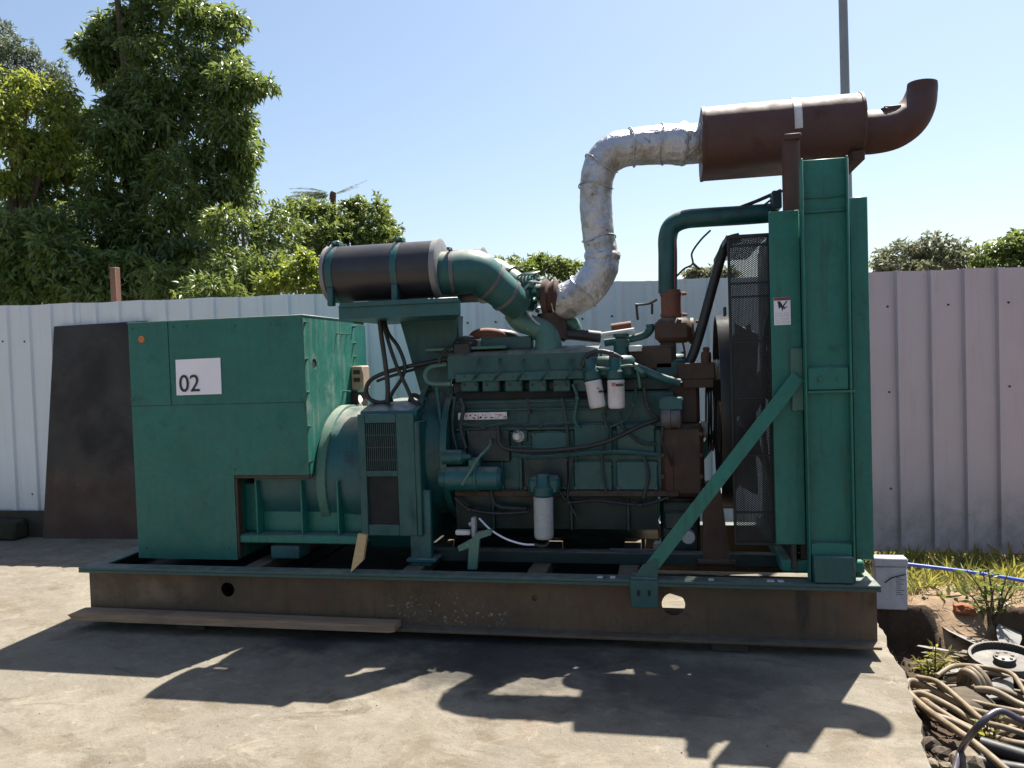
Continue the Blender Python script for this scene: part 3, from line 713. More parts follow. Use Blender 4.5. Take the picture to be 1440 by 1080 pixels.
# injector lines and extra small pipework
for k, px in enumerate((660, 690, 722, 756, 790, 818)):
    mb = MB(); mb.tube([P(px+4, 536, .41), P(px+8, 529, .375), P(px+14, 520, .37), P(px+12, 508, .40), P(px+18, 499, .46)], .0055, 6); part('injector_line', mb, 'engine')
for pts_, r_, m_ in (([(645, 596), (680, 600), (715, 596), (760, 598), (812, 594)], .008, 'engine_dark'), ([(742, 560), (744, 580), (739, 600), (730, 606)], .006, 'rubber'), ([(806, 540), (812, 560), (808, 590), (816, 604)], .010, 'engine'),
                     ([(640, 700), (660, 716), (700, 722), (745, 720)], .011, 'rubber'), ([(786, 690), (800, 706), (840, 704), (900, 710), (940, 700)], .009, 'rubber'), ([(862, 560), (850, 585), (856, 610), (846, 640), (852, 690)], .007, 'engine_dark'),
                     ([(648, 560), (652, 575), (648, 600), (655, 630)], .012, 'engine_dark'), ([(905, 545), (912, 575), (926, 590)], .010, 'rubber'), ([(895, 540), (890, 570), (880, 590), (860, 600)], .006, 'engine')):
    mb = MB(); mb.tube([P(*p, .395) for p in pts_], r_, 8)
    for p in pts_[1:-1:2]: q = P(*p, .395); mb.box(q.x-.012, q.x+.012, .388-r_, .43, q.z-.010, q.z+.010, .003)
    part('small_pipe', mb, m_)
# rocker box assembly on top, two banks
for y0, y1, nm in ((.50, .72, 'near'), (.86, 1.08, 'far')):
    for k in range(6):
        x = EX0+.10+k*.215; mb = MB(); mb.box(x, x+.19, y0, y1, ztop+.06, ztop+.20 if nm == 'far' else ztop+.17, .02)
        for dx in (.02, .17): mb.bolt((x+dx, (y0+y1)/2, ztop+(.20 if nm == 'far' else .17)), (0, 0, 1), .009, .014)
        part('rocker_cover', mb, 'engine')
mb = MB(); mb.box(EX0+.02, EX1-.02, .50, 1.09, ztop, ztop+.075, .01); part('cylinder_head', mb, 'engine_dark')
# long beam (water manifold) on top with lit upper edge
mb = MB(); a, c = P(676, 478, .55), P(748, 490, .55); mb.box(a.x, c.x, .55, .63, c.z, a.z+.012, .005); part('water_manifold', mb, 'teal')
mb = MB(); a = P(640, 478, .56); c = P(672, 494, .56); mb.box(a.x, c.x, .52, .66, c.z, a.z, .01); mb.lathe(((a.x+c.x)/2, .58, a.z), (0, 0, 1), [(0, .045), (.014, .045), (.022, .03)], 16); part('breather_box', mb, 'black_steel')
# rusty exhaust branch elbow
mb = MB(); mb.tube([P(664, 484, .66), P(668, 472, .66), P(684, 468, .68), P(706, 472, .72), P(714, 486, .75)], .030, 14); part('exhaust_branch', mb, 'rust_red')
mb = MB(); mb.tube([P(700, 470, .72), P(722, 474, .76), P(732, 488, .80)], .034, 14); part('exhaust_branch', mb, 'black_steel')
# heater elbow (U tube, light on it painted in as pale colour)
mb = MB(); mb.tube([P(628, 512, .44), P(606, 516, .42), P(598, 527, .41), P(606, 539, .41), P(634, 540, .42)], .014, 12); part('pale_elbow', mb, 'green_pale')
# ---- lower engine: starter, oil pan, filter, hoses
mb = MB(); q0, q1 = P(617, 673, .34), P(706, 673, .34)
mb.lathe(q0, (1, 0, 0), [(0, .035), (.01, .05), (.05, .062), (.055, .07), (.21, .07), (.215, .074), (.23, .074), (.235, .066), (q1.x-q0.x-.02, .066), (q1.x-q0.x, .05)], 24); STA = part('starter_motor', mb, 'teal')
mb = MB(); q0, q1 = P(622, 643, .33), P(655, 643, .33); mb.lathe(q0, (1, 0, 0), [(0, .03), (.005, .042), (q1.x-q0.x-.02, .042), (q1.x-q0.x, .02), (q1.x-q0.x+.03, .012)], 18); part('solenoid', mb, 'engine', STA)
mb = MB(); q = P(665, 652, .34); mb.box(q.x-.03, q.x+.04, .33, .40, q.z-.03, q.z+.03, .01); part('mount_lug', mb, 'teal', STA)
mb = MB(); mb.tube([P(650, 682, .27), P(662, 662, .27), P(672, 645, .28), P(688, 628, .34), P(690, 618, .42)], .0085, 8); part('fuel_pipe', mb, 'green_pale')
mb = MB(); mb.tube([P(700, 600, .40), P(706, 628, .36), P(745, 634, .34), P(800, 631, .33), P(850, 622, .33), P(898, 600, .35), P(930, 588, .40)], .0125, 10); part('black_hose', mb, 'rubber')
mb = MB(); mb.tube([P(720, 640, .39), P(760, 643, .39), P(860, 636, .38), P(925, 640, .40)], .011, 8); part('steel_pipe', mb, 'engine')
zp = P(800, 697, .42).z; mb = MB()
poly = [(.44, zp), (1.0, zp), (.96, .50), (.80, .42), (.60, .42), (.47, .50)]
mb.prism(poly, EX0+.03, P(925, 740, .45).x, 'yz'); PAN = part('oil_pan', mb, 'engine_dark')
mb = MB(); a, c = P(640, 690, .42), P(955, 697, .42); mb.box(a.x, c.x, .405, 1.02, c.z-.004, a.z, .004)
for px in range(650, 950, 18): q = P(px, 694, .405); mb.bolt((q.x, .405, q.z), (0, -1, 0), .007, .01)
part('pan_flange', mb, 'rust_dark', PAN)
for px in (690, 800, 880):
    mb = MB(); a = P(px, 702, .42); mb.box(a.x, a.x+.02, .43, .50, .50, zp-.02, .005); part('pan_rib', mb, 'engine_dark', PAN)
# spin on filters: two white above, one grey below
def spin_on(px, py0, py1, r, Y, mat, tilt=0, mark=None):
    t, b_ = P(px, py0, Y), P(px+tilt, py1, Y); d = b_-t; L_ = d.length
    mb = MB(); mb.lathe(t, d, [(0, r*.9), (.006, r), (.012, r), (.014, r*.97), (L_-.02, r*.97), (L_-.006, r*.92), (L_, r*.8)], 24); f = part('spin_on_filter', mb, mat)
    mb = MB(); mb.lathe(t, -d, [(0, r*.8), (.01, r*1.02), (.045, r*1.02), (.06, r*.75), (.12, r*.6)], 20); part('filter_head', mb, 'engine', f)
    return f
f1 = spin_on(834, 535, 573, .047, .335, 'filter_white', 7)
f2 = spin_on(866, 534, 574, .047, .325, 'filter_white', 1)
mb = MB(); mb.pbox(866, 540, 877, 543, .2765, .2785, 0); part('worn_print', mb, 'ink', f2)
mb = MB(); mb.pbox(860, 538.5, 865.5, 543, .277, .2795, 0); part('worn_print', mb, 'red_ink', f2)
mb = MB(); mb.pbox(842, 549, 849, 552, .2895, .292, 0); mb.pbox(840, 545, 842, 547, .289, .2915, 0); part('worn_print', mb, 'ink', f1)
spin_on(764, 698, 757, .055, .30, 'galv', 1)
mb = MB(); mb.pbox(741, 672, 787, 697, .29, .42, .02); part('filter_bracket', mb, 'engine')
# filter manifold above the white pair
mb = MB(); mb.pbox(818, 502, 893, 531, .34, .50, .02); FM = part('filter_manifold', mb, 'engine')
mb = MB(); mb.tube([P(818, 516, .33), P(826, 500, .33), P(842, 494, .34), P(862, 498, .34), P(880, 508, .36), P(905, 522, .38)], .013, 10); part('black_hose', mb, 'rubber')
mb = MB(); mb.tube([P(834, 517, .325), P(858, 518, .315), P(886, 514, .32), P(896, 520, .34), P(900, 545, .36)], .007, 8); mb.tube([P(893, 516, .33), P(905, 524, .33)], .012, 8); part('fuel_pipe', mb, 'green_pale')
mb = MB(); mb.tube([P(888, 514, .40), P(905, 520, .38), P(930, 531, .37), P(955, 538, .40)], .022, 12); part('coolant_hose', mb, 'teal')
mb = MB(); mb.pbox(856, 494, 864, 528, .322, .336, .003); part('bracket', mb, 'black_steel')
# cluster of pipes above
mb = MB(); mb.tube([P(788, 474, .62), P(800, 470, .62), P(845, 474, .62)], .034, 14); part('rubber_sleeve', mb, 'rubber')
mb = MB(); mb.tube([P(845, 471, .60), P(892, 464, .60)], .014, 10); part('steel_pipe', mb, 'strap')
mb = MB(); mb.tube([P(850, 482, .58), P(885, 477, .58), P(905, 472, .58), P(914, 464, .58), P(914, 456, .58)], .023, 14); part('coolant_elbow', mb, 'engine')
mb = MB(); mb.tube([P(860, 462, .74), P(888, 458, .74)], .028, 14); part('exhaust_stub', mb, 'rust_red')
mb = MB(); q = P(874, 486, .52); mb.lathe((q.x, .52, q.z-.05), (0, 0, 1), [(0, .045), (.08, .045), (.09, .03), (.10, .045), (.115, .045)], 16); part('thermostat_cap', mb, 'engine')
mb = MB(); mb.pbox(882, 487, 948, 520, .50, .72, .015); part('front_top_casting', mb, 'rust_dark')
mb = MB(); mb.pbox(884, 486, 903, 494, .47, .60, .004); part('pale_cover', mb, 'bare')
# stepped clutter on the engine top
random.seed(21)
mb = MB()
for k in range(26):
    px = random.uniform(640, 900); y = random.uniform(.52, .8); q = P(px, 497, y); mb.bolt((q.x, y, ztop+.16), (0, 0, 1), random.uniform(.008, .016), random.uniform(.02, .06))
part('top_fitting', mb, 'engine')
# thermostat / water pump stack, rusty
mb = MB(); mb.pbox(920, 448, 974, 481, .52, .74, .03); q = P(968, 465, .56); mb.lathe((q.x, .63, q.z), (1, 0, 0), [(0, .06), (.012, .075), (.03, .075), (.035, .05)], 20); PUMP = part('water_pump', mb, 'rust_dark')
mb = MB()
for k in range(6):
    an = k*math.pi/3; mb.bolt((P(980, 465, .56).x, .63+.06*math.cos(an), q.z+.06*math.sin(an)), (1, 0, 0), .008, .012)
part('pump_bolt', mb, 'rust_red', PUMP)
t, b_ = P(943, 408, .63), P(944, 450, .63); mb = MB(); mb.lathe(t, b_-t, [(0, .056), ((b_-t).length, .056)], 22)
for z in (.10, .80): mb.lathe(t+(b_-t)*z, b_-t, [(0, .061), (.014, .061)], 22); c_ = t+(b_-t)*z; mb.bolt((c_.x+.062, .60, c_.z-.008), (1, 0, 0), .010, .025)
part('hose_clamp_sleeve', mb, 'rust_red')
mb = MB(); mb.pbox(928, 481, 952, 532, .54, .70, .012); part('pump_leg', mb, 'rust_dark')
mb = MB(); mb.tube([P(960, 480, .60), P(963, 500, .60), P(958, 520, .60)], .006, 6); mb.tube([P(958, 512, .5), P(950, 530, .5)], .006, 6); part('rusty_rod', mb, 'rust_red')
# green water tube
mb = MB(); ctr = [P(939, 412, .63), P(939, 360, .63), P(939, 334, .63), P(945, 318, .63), P(962, 309, .63), P(990, 306, .63), P(1040, 303, .63), P(1092, 299, .63)]
mb.tube(ctr, [.053]*8, 22, 6); TUBE = part('water_tube', mb, 'engine')
mb = MB(); mb.tube([P(949, 335, .585), P(949, 412, .585)], .005, 6, 0); part('drip_streak', mb, 'rust_red', TUBE)
# thin wires round the tube
mb = MB(); mb.tube([P(999, 324, .60), P(985, 338, .58), P(973, 356, .58), P(974, 371, .58), P(962, 378, .60), P(952, 388, .62)], .0055, 8); mb.tube([P(974, 370, .58), P(984, 379, .57)], .007, 8); part('dangling_wire', mb, 'rubber')
mb = MB(); mb.tube([P(1040, 292, .62), P(1066, 282, .6), P(1098, 268, .5)], .010, 8); mb.tube([P(1075, 288, .55), P(1092, 275, .5), P(1108, 262, .45)], .006, 8); part('cable', mb, 'rubber')
mb = MB(); mb.pbox(1086, 268, 1100, 292, .45, .55, .004); part('cable_bracket', mb, 'engine_dark')
mb = MB(); mb.tube([P(897, 450, .62), P(895, 430, .62), P(897, 428.5, .62), P(912, 427, .62), P(924, 421, .62)], .0075, 8, 2); mb.tube([P(917, 427, .62), P(917, 442, .62)], .007, 8); part('sensor_pipe', mb, 'black_steel')
# slanted black hose
mb = MB(); mb.tube([P(1040, 334, .55), P(1024, 340, .55), P(1014, 362, .55), P(1003, 400, .55), P(988, 455, .55), P(974, 500, .55), P(962, 520, .55)], .027, 14); part('coolant_hose', mb, 'rubber')
# front end bracket, rusty
mb = MB(); mb.pbox(952, 511, 1006, 533, .45, .62, .006); mb.pbox(960, 533, 1004, 545, .46, .60, .004); part('front_bracket', mb, 'rust_dark')
t, b_ = P(993, 488, .48), P(993, 531, .48); mb = MB(); mb.lathe(t, b_-t, [(0, .014), (.012, .02), (.02, .014), (.03, .026), (.05, .028), ((b_-t).length, .026)], 16); part('speed_governor', mb, 'rust')
# gear cover in front of the block
mb = MB(); mb.pbox(928, 598, 992, 700, .42, .98, .025); mb.pbox(936, 540, 985, 598, .50, .92, .02); GEAR = part('gear_cover', mb, 'rust_dark')
mb = MB(); mb.pbox(935, 636, 948, 700, .414, .424, .004); part('rust_run', mb, 'rust', GEAR)
mb = MB()
for py in (610, 640, 670): 
    for px in (932, 986): q = P(px, py, .42); mb.bolt((q.x, .42, q.z), (0, -1, 0), .010, .014)
part('cover_bolt', mb, 'rust_dark', GEAR)
mb = MB(); mb.pbox(928, 702, 986, 788, .50, .84, .02); mb.pbox(934, 720, 978, 745, .47, .50, .01); part('front_cross_support', mb, 'engine_dark')
# charging alternator
q0, q1 = P(929, 587, .40), P(959, 587, .40); mb = MB(); mb.lathe(q0, (1, 0, 0), [(0, .05), (.01, .062), (.05, .064), (.055, .058), (.09, .058), (.095, .064), (q1.x-q0.x-.01, .062), (q1.x-q0.x, .04)], 24); CH = part('charging_alternator', mb, 'dull')
mb = MB(); mb.pbox(926, 559, 961, 577, .35, .46, .008); part('regulator', mb, 'teal', CH)
mb = MB(); mb.tube([P(932, 600, .36), P(930, 620, .36), P(938, 636, .37), P(946, 655, .40)], .007, 8); part('cable', mb, 'rubber')
# pulleys and belts
mb = MB()
for (px, py, r) in ((972, 575, .055), (985, 604, .05), (1003, 520, .06)):
    q = P(px, py, .60); mb.lathe((q.x, .60, q.z), (1, 0, 0), [(0, .02), (.004, r), (.012, r*.82), (.02, r), (.028, r*.82), (.036, r), (.04, .02)], 22)
part('belt_pulley', mb, 'bare')  # bright metal colour stands in for sun on the pulleys
q = P(1008, 530, .70); cx = q.x
mb = MB(); mb.lathe((cx, .70, 1.05), (1, 0, 0), [(0, .03), (.005, .15), (.015, .13), (.025, .15), (.035, .13), (.045, .15), (.05, .03)], 30); part('crank_pulley', mb, 'rust_dark')
for k in range(3):
    mb = MB(); x = P(990, 560, .6).x+.014*k+.02
    mb.tube([(x, .60, 1.31), (x, .50, 1.2), (x, .55, 1.05), (x, .70, .91), (x, .84, 1.05), (x, .75, 1.25), (x, .66, 1.32), (x, .60, 1.31)], .006, 6, 4); part('drive_belt', mb, 'rubber')
# fan belt guard disc (dark arc at the guard's left)
mb = MB(); q = P(1016, 480, .42); 
ring = [(.70+.36*math.cos(a), 1.13+.55*math.sin(a)) for a in np.linspace(0, 2*math.pi, 41)[:-1]]; ring2 = [(.70+.34*math.cos(a), 1.13+.53*math.sin(a)) for a in np.linspace(0, 2*math.pi, 41)[:-1]]
x0, x1 = P(1010, 500, .5).x, P(1030, 500, .5).x
R0 = [mb.add([(x, y, z) for y, z in r]) for r in (ring, ring2) for x in (x0, x1)]
mb.quadstrip(R0[0], R0[1]); mb.quadstrip(R0[3], R0[2]); mb.quadstrip(R0[0], R0[2]); mb.quadstrip(R0[1], R0[3])
part('belt_guard', mb, 'black_steel')
# front engine foot
mb = MB(); a, c = P(989, 690, .34), P(1022, 792, .34); mb.prism([(a.x, a.z), (c.x-.02, a.z), (c.x+.02, c.z), (a.x-.01, c.z)], .34, .42); mb.box(a.x-.04, c.x+.05, .32, .50, .352, .372, .004); mb.box(a.x, c.x-.02, .42, .70, a.z-.10, a.z-.002, .006); part('front_engine_foot', mb, 'rust_dark')
q = P(968, 756, .40); mb = MB(); mb.cyl((q.x, .40, q.z), (q.x, .52, q.z), .037, 20); part('damper_plug', mb, 'galv')
mb = MB(); mb.pbox(856, 774.5, 935, 778, .46, .52, .002); part('light_gap_strip', mb, 'galv')  # pale strip added as a bright line of light under the engine
# sundry small hoses and cables down the near side
mb = MB(); mb.tube([P(674, 729, .33), P(690, 745, .28), P(712, 758, .26), P(735, 765, .26), P(752, 766, .28)], .0055, 8); part('white_wire', mb, 'paper')
mb = MB(); mb.tube([P(752, 766, .28), P(765, 768, .28), P(772, 762, .3)], .012, 8); part('cable', mb, 'rubber')
for pts, r in (([(806, 640), (802, 670), (798, 700), (812, 730)], .008), ([(905, 640), (912, 670), (905, 700)], .009), ([(640, 560), (636, 600), (644, 640)], .010), ([(690, 690), (700, 712), (740, 716)], .010), ([(872, 578), (876, 600), (900, 622), (925, 625)], .008), ([(790, 560), (796, 590), (800, 640)], .009)):
    mb = MB(); mb.tube([P(*p, .40) for p in pts], r, 8); part('small_pipe', mb, 'engine_dark')
# battery terminal bracket pieces on the rail
mb = MB(); a = P(650, 738, .24); mb.pbox(640, 746, 661, 753, .24, .28, .004); part('battery_lug', mb, 'white_paint')  # white paint stands in for light falling on this piece
mb = MB(); mb.pbox(662, 728, 669, 756, .24, .28, .004); mb.tube([P(660, 738, .25), P(668, 734, .25)], .012, 8); part('battery_clamp', mb, 'galv')
mb = MB()
a = [P(644, 768, .2), P(664, 757, .2), P(672, 748, .2), P(692, 744, .2), P(691, 752, .2), P(675, 757, .2), P(671, 800, .2), P(658, 800, .2), P(660, 770, .2), P(646, 775, .2)]
mb.prism([(p.x, p.z) for p in a], .19, .22); part('bent_bracket', mb, 'green_pale')  # sunlight on the bracket is put into its pale green

# ---- air cleaners
ATY = .62
mb = MB(); a, c = P(476, 430, .12), P(648, 442, .12); mb.prism([(a.x, .12), (c.x, .12), (c.x-.03, .22), (c.x-.24, .80), (a.x, .80)], c.z, a.z, 'xy'); TRAY = part('air_cleaner_tray', mb, 'teal')
mb = MB(); mb.box(a.x+.01, c.x-.01, .105, .122, a.z-.012, a.z+.015, .004); part('tray_lip', mb, 'teal', TRAY)
# pedestal plate
pts = [P(560, 443, .58), P(643, 443, .58), P(641, 500, .58), P(628, 575, .58), P(598, 575, .58)]
mb = MB(); mb.prism([(p.x, p.z) for p in pts], .58, .595); mb.prism([(p.x, p.z) for p in pts], .70, .715)
p0, p1, p2, p3 = pts[0], pts[4], pts[1], pts[2]
for (u, v) in ((pts[1], pts[2]),):
    mb.box(min(u.x, v.x)-.012, max(u.x, v.x), .5955, .6995, v.z, u.z, .003)
part('air_cleaner_pedestal', mb, 'teal')
M['cap_grey'] = painted('grey_cap_paint', (.20, .20, .205), (.15, .15, .155), .5, (.08, .075, .07), .4, .05, .3, .4)
def air_cleaner(Y, dpx, dpy, near=True):
    tl, bl_ = P(465+dpx, 384+dpy, Y), P(622+dpx, 381+dpy, Y)
    r = .158; x0, x1, z = tl.x+.0, bl_.x, (tl.z+bl_.z)/2
    mb = MB(); L_ = x1-x0
    mb.m = 0; mb.lathe((x0, Y, z), (1, 0, 0), [(.02, r), (L_-.03, r)], 44, False)
    mb.m = 1; mb.lathe((x0, Y, z), (1, 0, 0), [(-.006, r*.5), (-.006, r*.95), (0, r*1.02), (.022, r*1.02), (.022, r)], 44, False); mb.lathe((x0-.006, Y, z), (1, 0, 0), [(0, r*.5), (.001, .001)], 44, False)
    mb.lathe((x1-.03, Y, z), (1, 0, 0), [(0, r), (0, r*1.06), (.030, r*1.06), (.036, r*.99), (.036, .10), (.036, .001)], 44, False)
    ac = part('air_cleaner', mb, ['canister', 'cap_grey'])
    for fx in (.055, .62):
        mb = MB(); mb.lathe((x0+fx*L_, Y, z), (1, 0, 0), [(0, r), (0, r*1.025), (.035, r*1.025), (.035, r)], 44, False)
        for sgn in (-1, 1): mb.box(x0+fx*L_, x0+fx*L_+.035, Y+sgn*r*.8-.02, Y+sgn*r*.8+.02, z-r-.03, z-r*.55, .004)
        mb.box(x0+fx*L_-.004, x0+fx*L_+.04, Y-.05, Y+.02, z+r*1.0, z+r*1.0+.028, .005); mb.bolt((x0+fx*L_+.018, Y-.06, z+r+.012), (0, -1, 0), .009, .03)
        part('strap', mb, 'teal', ac)
    return ac, x1, z
AC1, ax1, az1 = air_cleaner(.32, 0, 0)
AC2, ax2, az2 = air_cleaner(.68, 60, 9)
# near intake elbow: wide ribbed hose, then pipe down to the charge air box
mb = MB(); c1 = [Vector((ax1+.0, .32, az1-.028)), Vector((ax1+.06, .32, az1-.03)), P(668, 382, .35), P(690, 397, .40), P(712, 415, .45), P(730, 433, .52)]
mb.tube(c1, [.122, .122, .12, .108, .098, .085], 28, 6); EL1 = part('intake_hose', mb, 'hose_green')
for i, rr in ((1, .128), (3, .115), (4, .105)):
    mb = MB(); d = (c1[min(i+1, 5)]-c1[i-1]).normalized(); mb.lathe(c1[i]-d*.010, d, [(0, rr-.01), (0, rr), (.02, rr), (.02, rr-.01)], 28, False); mb.bolt(c1[i]+Vector((0, -.03, rr)), (0, -1, 0), .010, .05); part('hose_clamp', mb, 'dull', EL1)
mb = MB(); mb.tube([P(722, 438, .55), P(732, 452, .56), P(748, 458, .56), P(765, 466, .55), P(771, 482, .53), P(770, 504, .52)], [.062, .062, .060, .066, .075, .088], 26); part('intake_pipe', mb, 'green_pale')
# far intake pipe
mb = MB(); c2 = [Vector((ax2, .68, az2)), P(696, 382, .68), P(712, 391, .67), P(728, 402, .64), P(738, 420, .64)]
mb.tube(c2, [.095, .08, .075, .07, .065], 24); EL2 = part('intake_hose', mb, 'green_pale')
for i in (2, 3):
    mb = MB(); d = (c2[i+1]-c2[i-1]).normalized(); rr = .085; mb.lathe(c2[i], d, [(0, rr-.01), (0, rr), (.018, rr), (.018, rr-.01)], 24, False); part('hose_clamp', mb, 'black_steel', EL2)
# turbocharger
q = P(748, 412, .62); mb = MB(); mb.lathe((q.x-.06, .62, q.z), (1, 0, 0), [(0, .05), (.0, .08), (.02, .105), (.06, .11), (.08, .09), (.09, .05), (.13, .05), (.14, .085)], 28); TUR = part('turbocharger', mb, 'engine')
mb = MB()
for k in range(14):
    an = k*2*math.pi/14; mb.bolt((q.x+.03, .62+.10*math.cos(an), q.z+.10*math.sin(an)), (-.2, math.cos(an), math.sin(an)), .009, .018)
for k in range(5): mb.tube([(q.x-.07+.02*k, .54, q.z+.02), (q.x-.06+.02*k, .52, q.z+.09), (q.x+.02+.01*k, .56, q.z+.115)], .006, 6)
mb.box(q.x-.04, q.x, .50, .54, q.z-.03, q.z+.01, .006); mb.box(q.x+.0, q.x+.03, .49, .54, q.z+.02, q.z+.06, .006)
part('turbo_fitting', mb, 'green_pale', TUR)
mb = MB(); mb.tube([P(731, 425, .52), P(735, 410, .50), P(748, 397, .50), P(760, 398, .54)], .007, 8); mb.tube([P(731, 425, .52), P(740, 437, .50), P(752, 451, .50), P(764, 460, .50)], .006, 8); part('pale_wire', mb, 'galv')
mb = MB(); a = P(762, 420, .62); mb.lathe((a.x, .62, a.z), (1, -.0, 0), [(0, .08), (.01, .11), (.035, .115), (.05, .095), (.07, .10), (.085, .115), (.10, .10)], 28); part('exhaust_clamp', mb, 'rust')
mb = MB(); a = P(775, 448, .62); mb.lathe((a.x, .62, a.z-.12), (0, 0, 1), [(0, .11), (.05, .095), (.15, .08)], 22); part('turbo_foot', mb, 'rust_dark')
mb = MB(); mb.tube([P(796, 452, .68), P(806, 456, .68), P(812, 470, .68)], .04, 14); part('coolant_elbow', mb, 'green_pale')
# ---- lagged exhaust pipe
pts = [P(778, 427, .62), P(795, 424, .62), P(822, 409, .61), P(842, 385, .60), P(847, 360, .60), P(842, 335, .59), P(839, 300, .58), P(838, 262, .57), P(845, 232, .57), P(864, 214, .57), P(890, 207, .57), P(930, 203, .58), P(960, 203, .58), P(990, 202, .60)]
rs = [.088, .108, .104, .100, .096, .089, .091, .091, .096, .102, .102, .106, .112, .104]
mb = MB(); mb.tube(pts, rs, 36, 10, wob=0)
for i, v in enumerate(mb.v):
    V = Vector(v); k = mn.fractal(V*7, 1, 2, 3)*.005+mn.noise(V*30)*.003
    seg = i//36; c_ = sum((Vector(mb.v[seg*36+j]) for j in (0, 9, 18, 27)), Vector())/4; d = (V-c_); L_ = d.length
    mb.v[i] = tuple(c_+d*(1+k/max(L_, .01)))
LAG = part('lagged_exhaust_pipe', mb, 'foil', smooth=50)
for (i, rr) in ((4, .104), (12, .118)):
    d = (pts[i+1]-pts[i-1]).normalized() if i+1 < len(pts) else Vector((1, 0, 0)); mb = MB(); u = d.orthogonal().normalized(); v_ = d.cross(u); rings = []
    for t in (-.035, -.02, 0, .02, .035):
        rings.append([pts[i]+d*(t+.006*mn.noise(Vector((k*.9, t*40, i))))+(u*math.cos(2*math.pi*k/40)+v_*math.sin(2*math.pi*k/40))*(rr*(1-(t/.05)**2*.35)+.012*mn.noise(Vector((k*.8, t*60, i*3)))) for k in range(40)])
    mb.loft(rings, False); part('foil_wrap', mb, 'foil', LAG, smooth=40)
for i in (2, 5, 7, 8, 10, 11):
    d = (pts[i+1]-pts[i-1]).normalized(); u = d.orthogonal().normalized(); v_ = d.cross(u); rr_ = rs[i]+.006
    mb = MB(); mb.tube([pts[i]+(u*math.cos(k*math.pi/9)+v_*math.sin(k*math.pi/9))*rr_+d*.012*math.sin(k*.7+i) for k in range(19)], .0045, 6, 2); part('foil_seam', mb, 'foil', LAG)
# ---- muffler
MY0, MY1 = .42, .95
zt_, zb_ = P(993, 148, .52).z, P(990, 252, .76).z; mx0, mx1 = P(990, 200, MY0).x, P(1214, 172, .5).x
cy, cz, hy, hz = (MY0+MY1)/2, (zt_+zb_)/2, (MY1-MY0)/2, (zt_-zb_)/2
def rrect(hy, hz, r, n=8):
    out = []
    for (sy, sz, a0) in ((1, 1, 0), (-1, 1, 90), (-1, -1, 180), (1, -1, 270)):
        for k in range(n+1):
            a = rad(a0+90*k/n); out.append((cy+sy*(hy-r)+r*math.cos(a), cz+sz*(hz-r)+r*math.sin(a)))
    return out
mb = MB(); prof = lambda e, r=.15: rrect(hy+e, hz+e, r)
mb.loft([[(x, y, z) for y, z in prof(e)] for x, e in ((mx0-.004, .003), (mx0+.012, .003), (mx0+.014, 0), (mx1-.014, 0), (mx1-.012, .003), (mx1+.002, .003))])
MUF = part('muffler', mb, 'rust_muffler', smooth=30)
mb = MB(); a = P(1123, 160, MY0); pr = [p for p in rrect(hy+.004, hz+.004, .154)]; pr2 = rrect(hy+.001, hz+.001, .151)
n_ = len(pr); top = [i for i in range(n_) if pr[i][1] > P(1123, 188, MY0).z]
# strap runs over the top and part way down the near side
seq = sorted(top, key=lambda i: i)
vs = [[(a.x+dx, pr[i][0], pr[i][1]) for i in seq] for dx in (-.020, .020)]; vs2 = [[(a.x+dx, pr2[i][0], pr2[i][1]) for i in seq] for dx in (-.020, .020)]
zlow = P(1123, 190, MY0).z
for L_, p_, sgn in ((vs, MY0-.004, 1), (vs2, MY0-.001, 1)):
    for k, dx in enumerate((-.020, .020)): L_[k].append((a.x+dx, p_, zlow))
i0, i1, i2, i3 = [mb.add(x) for x in (vs[0], vs[1], vs2[0], vs2[1])]
mb.quadstrip(i0, i1, False); mb.quadstrip(i2, i3, False); mb.quadstrip(i0, i2, False); mb.quadstrip(i1, i3, False)
part('muffler_strap', mb, 'strap', MUF, label='pale steel strap over the rusty muffler')
mb = MB(); mb.box(P(1195, 215, .5).x, P(1213, 215, .5).x, .45, .9, zb_-.03, zb_+.02, .004); part('muffler_saddle', mb, 'rust', MUF)
# tail pipe
tp = [P(1200, 187, .67), P(1228, 186, .67), P(1255, 181, .67), P(1277, 168, .67), P(1290, 150, .67), P(1296, 130, .67), P(1297, 117, .67)]
mb = MB(); rr = [.115, .115, .111, .102, .089, .077, .073]; mb.tube(tp, rr, 30, 6, cap=False); mb.tube(tp[3:], [x-.006 for x in rr[3:]], 30, 6, cap=False); TP = part('tail_pipe', mb, 'rust_muffler', MUF)
mb = MB(); q = P(1240, 152, .67); mb.cyl(P(1243, 165, .62), P(1246, 153, .62), .026, 14); mb.pbox(1243, 149, 1268, 153, .60, .66, .003); part('pipe_stub', mb, 'rust_muffler')
# upright rusty stay from radiator panel to muffler
mb = MB(); a, c = P(1103, 191, .22), P(1126, 299, .22); mb.tube([Vector(((a.x+c.x)/2, .26, c.z)), Vector(((a.x+c.x)/2, .26, a.z))], .044, 18, 0); mb.pbox(1103, 188, 1127, 194, .20, .32, .004); part('muffler_stay', mb, 'rust_muffler')

# ---- fan, guard and radiator
RX0 = P(1085, 500, .14).x
fx = P(1055, 500, .7).x
mb = MB(); mb.lathe((fx-.12, .70, 1.15), (1, 0, 0), [(0, .05), (.08, .05), (.08, .14), (.13, .14), (.14, .05)], 24); FAN = part('engine_fan', mb, 'dark')
for k in range(8):
    an = k*math.pi/4+.39; mb = MB(); ca, sa = math.cos(an), math.sin(an); rings = []
    for t in (.12, .22, .36, .48):
        wdt = .05+.10*t; rings.append([(fx-.04+dx, .70+ca*t-sa*dt, 1.15+sa*t+ca*dt) for dx, dt in ((-.05, -wdt), (.05, wdt), (.056, wdt), (-.044, -wdt))])
    mb.loft(rings); part('fan_blade', mb, 'black_steel', FAN)
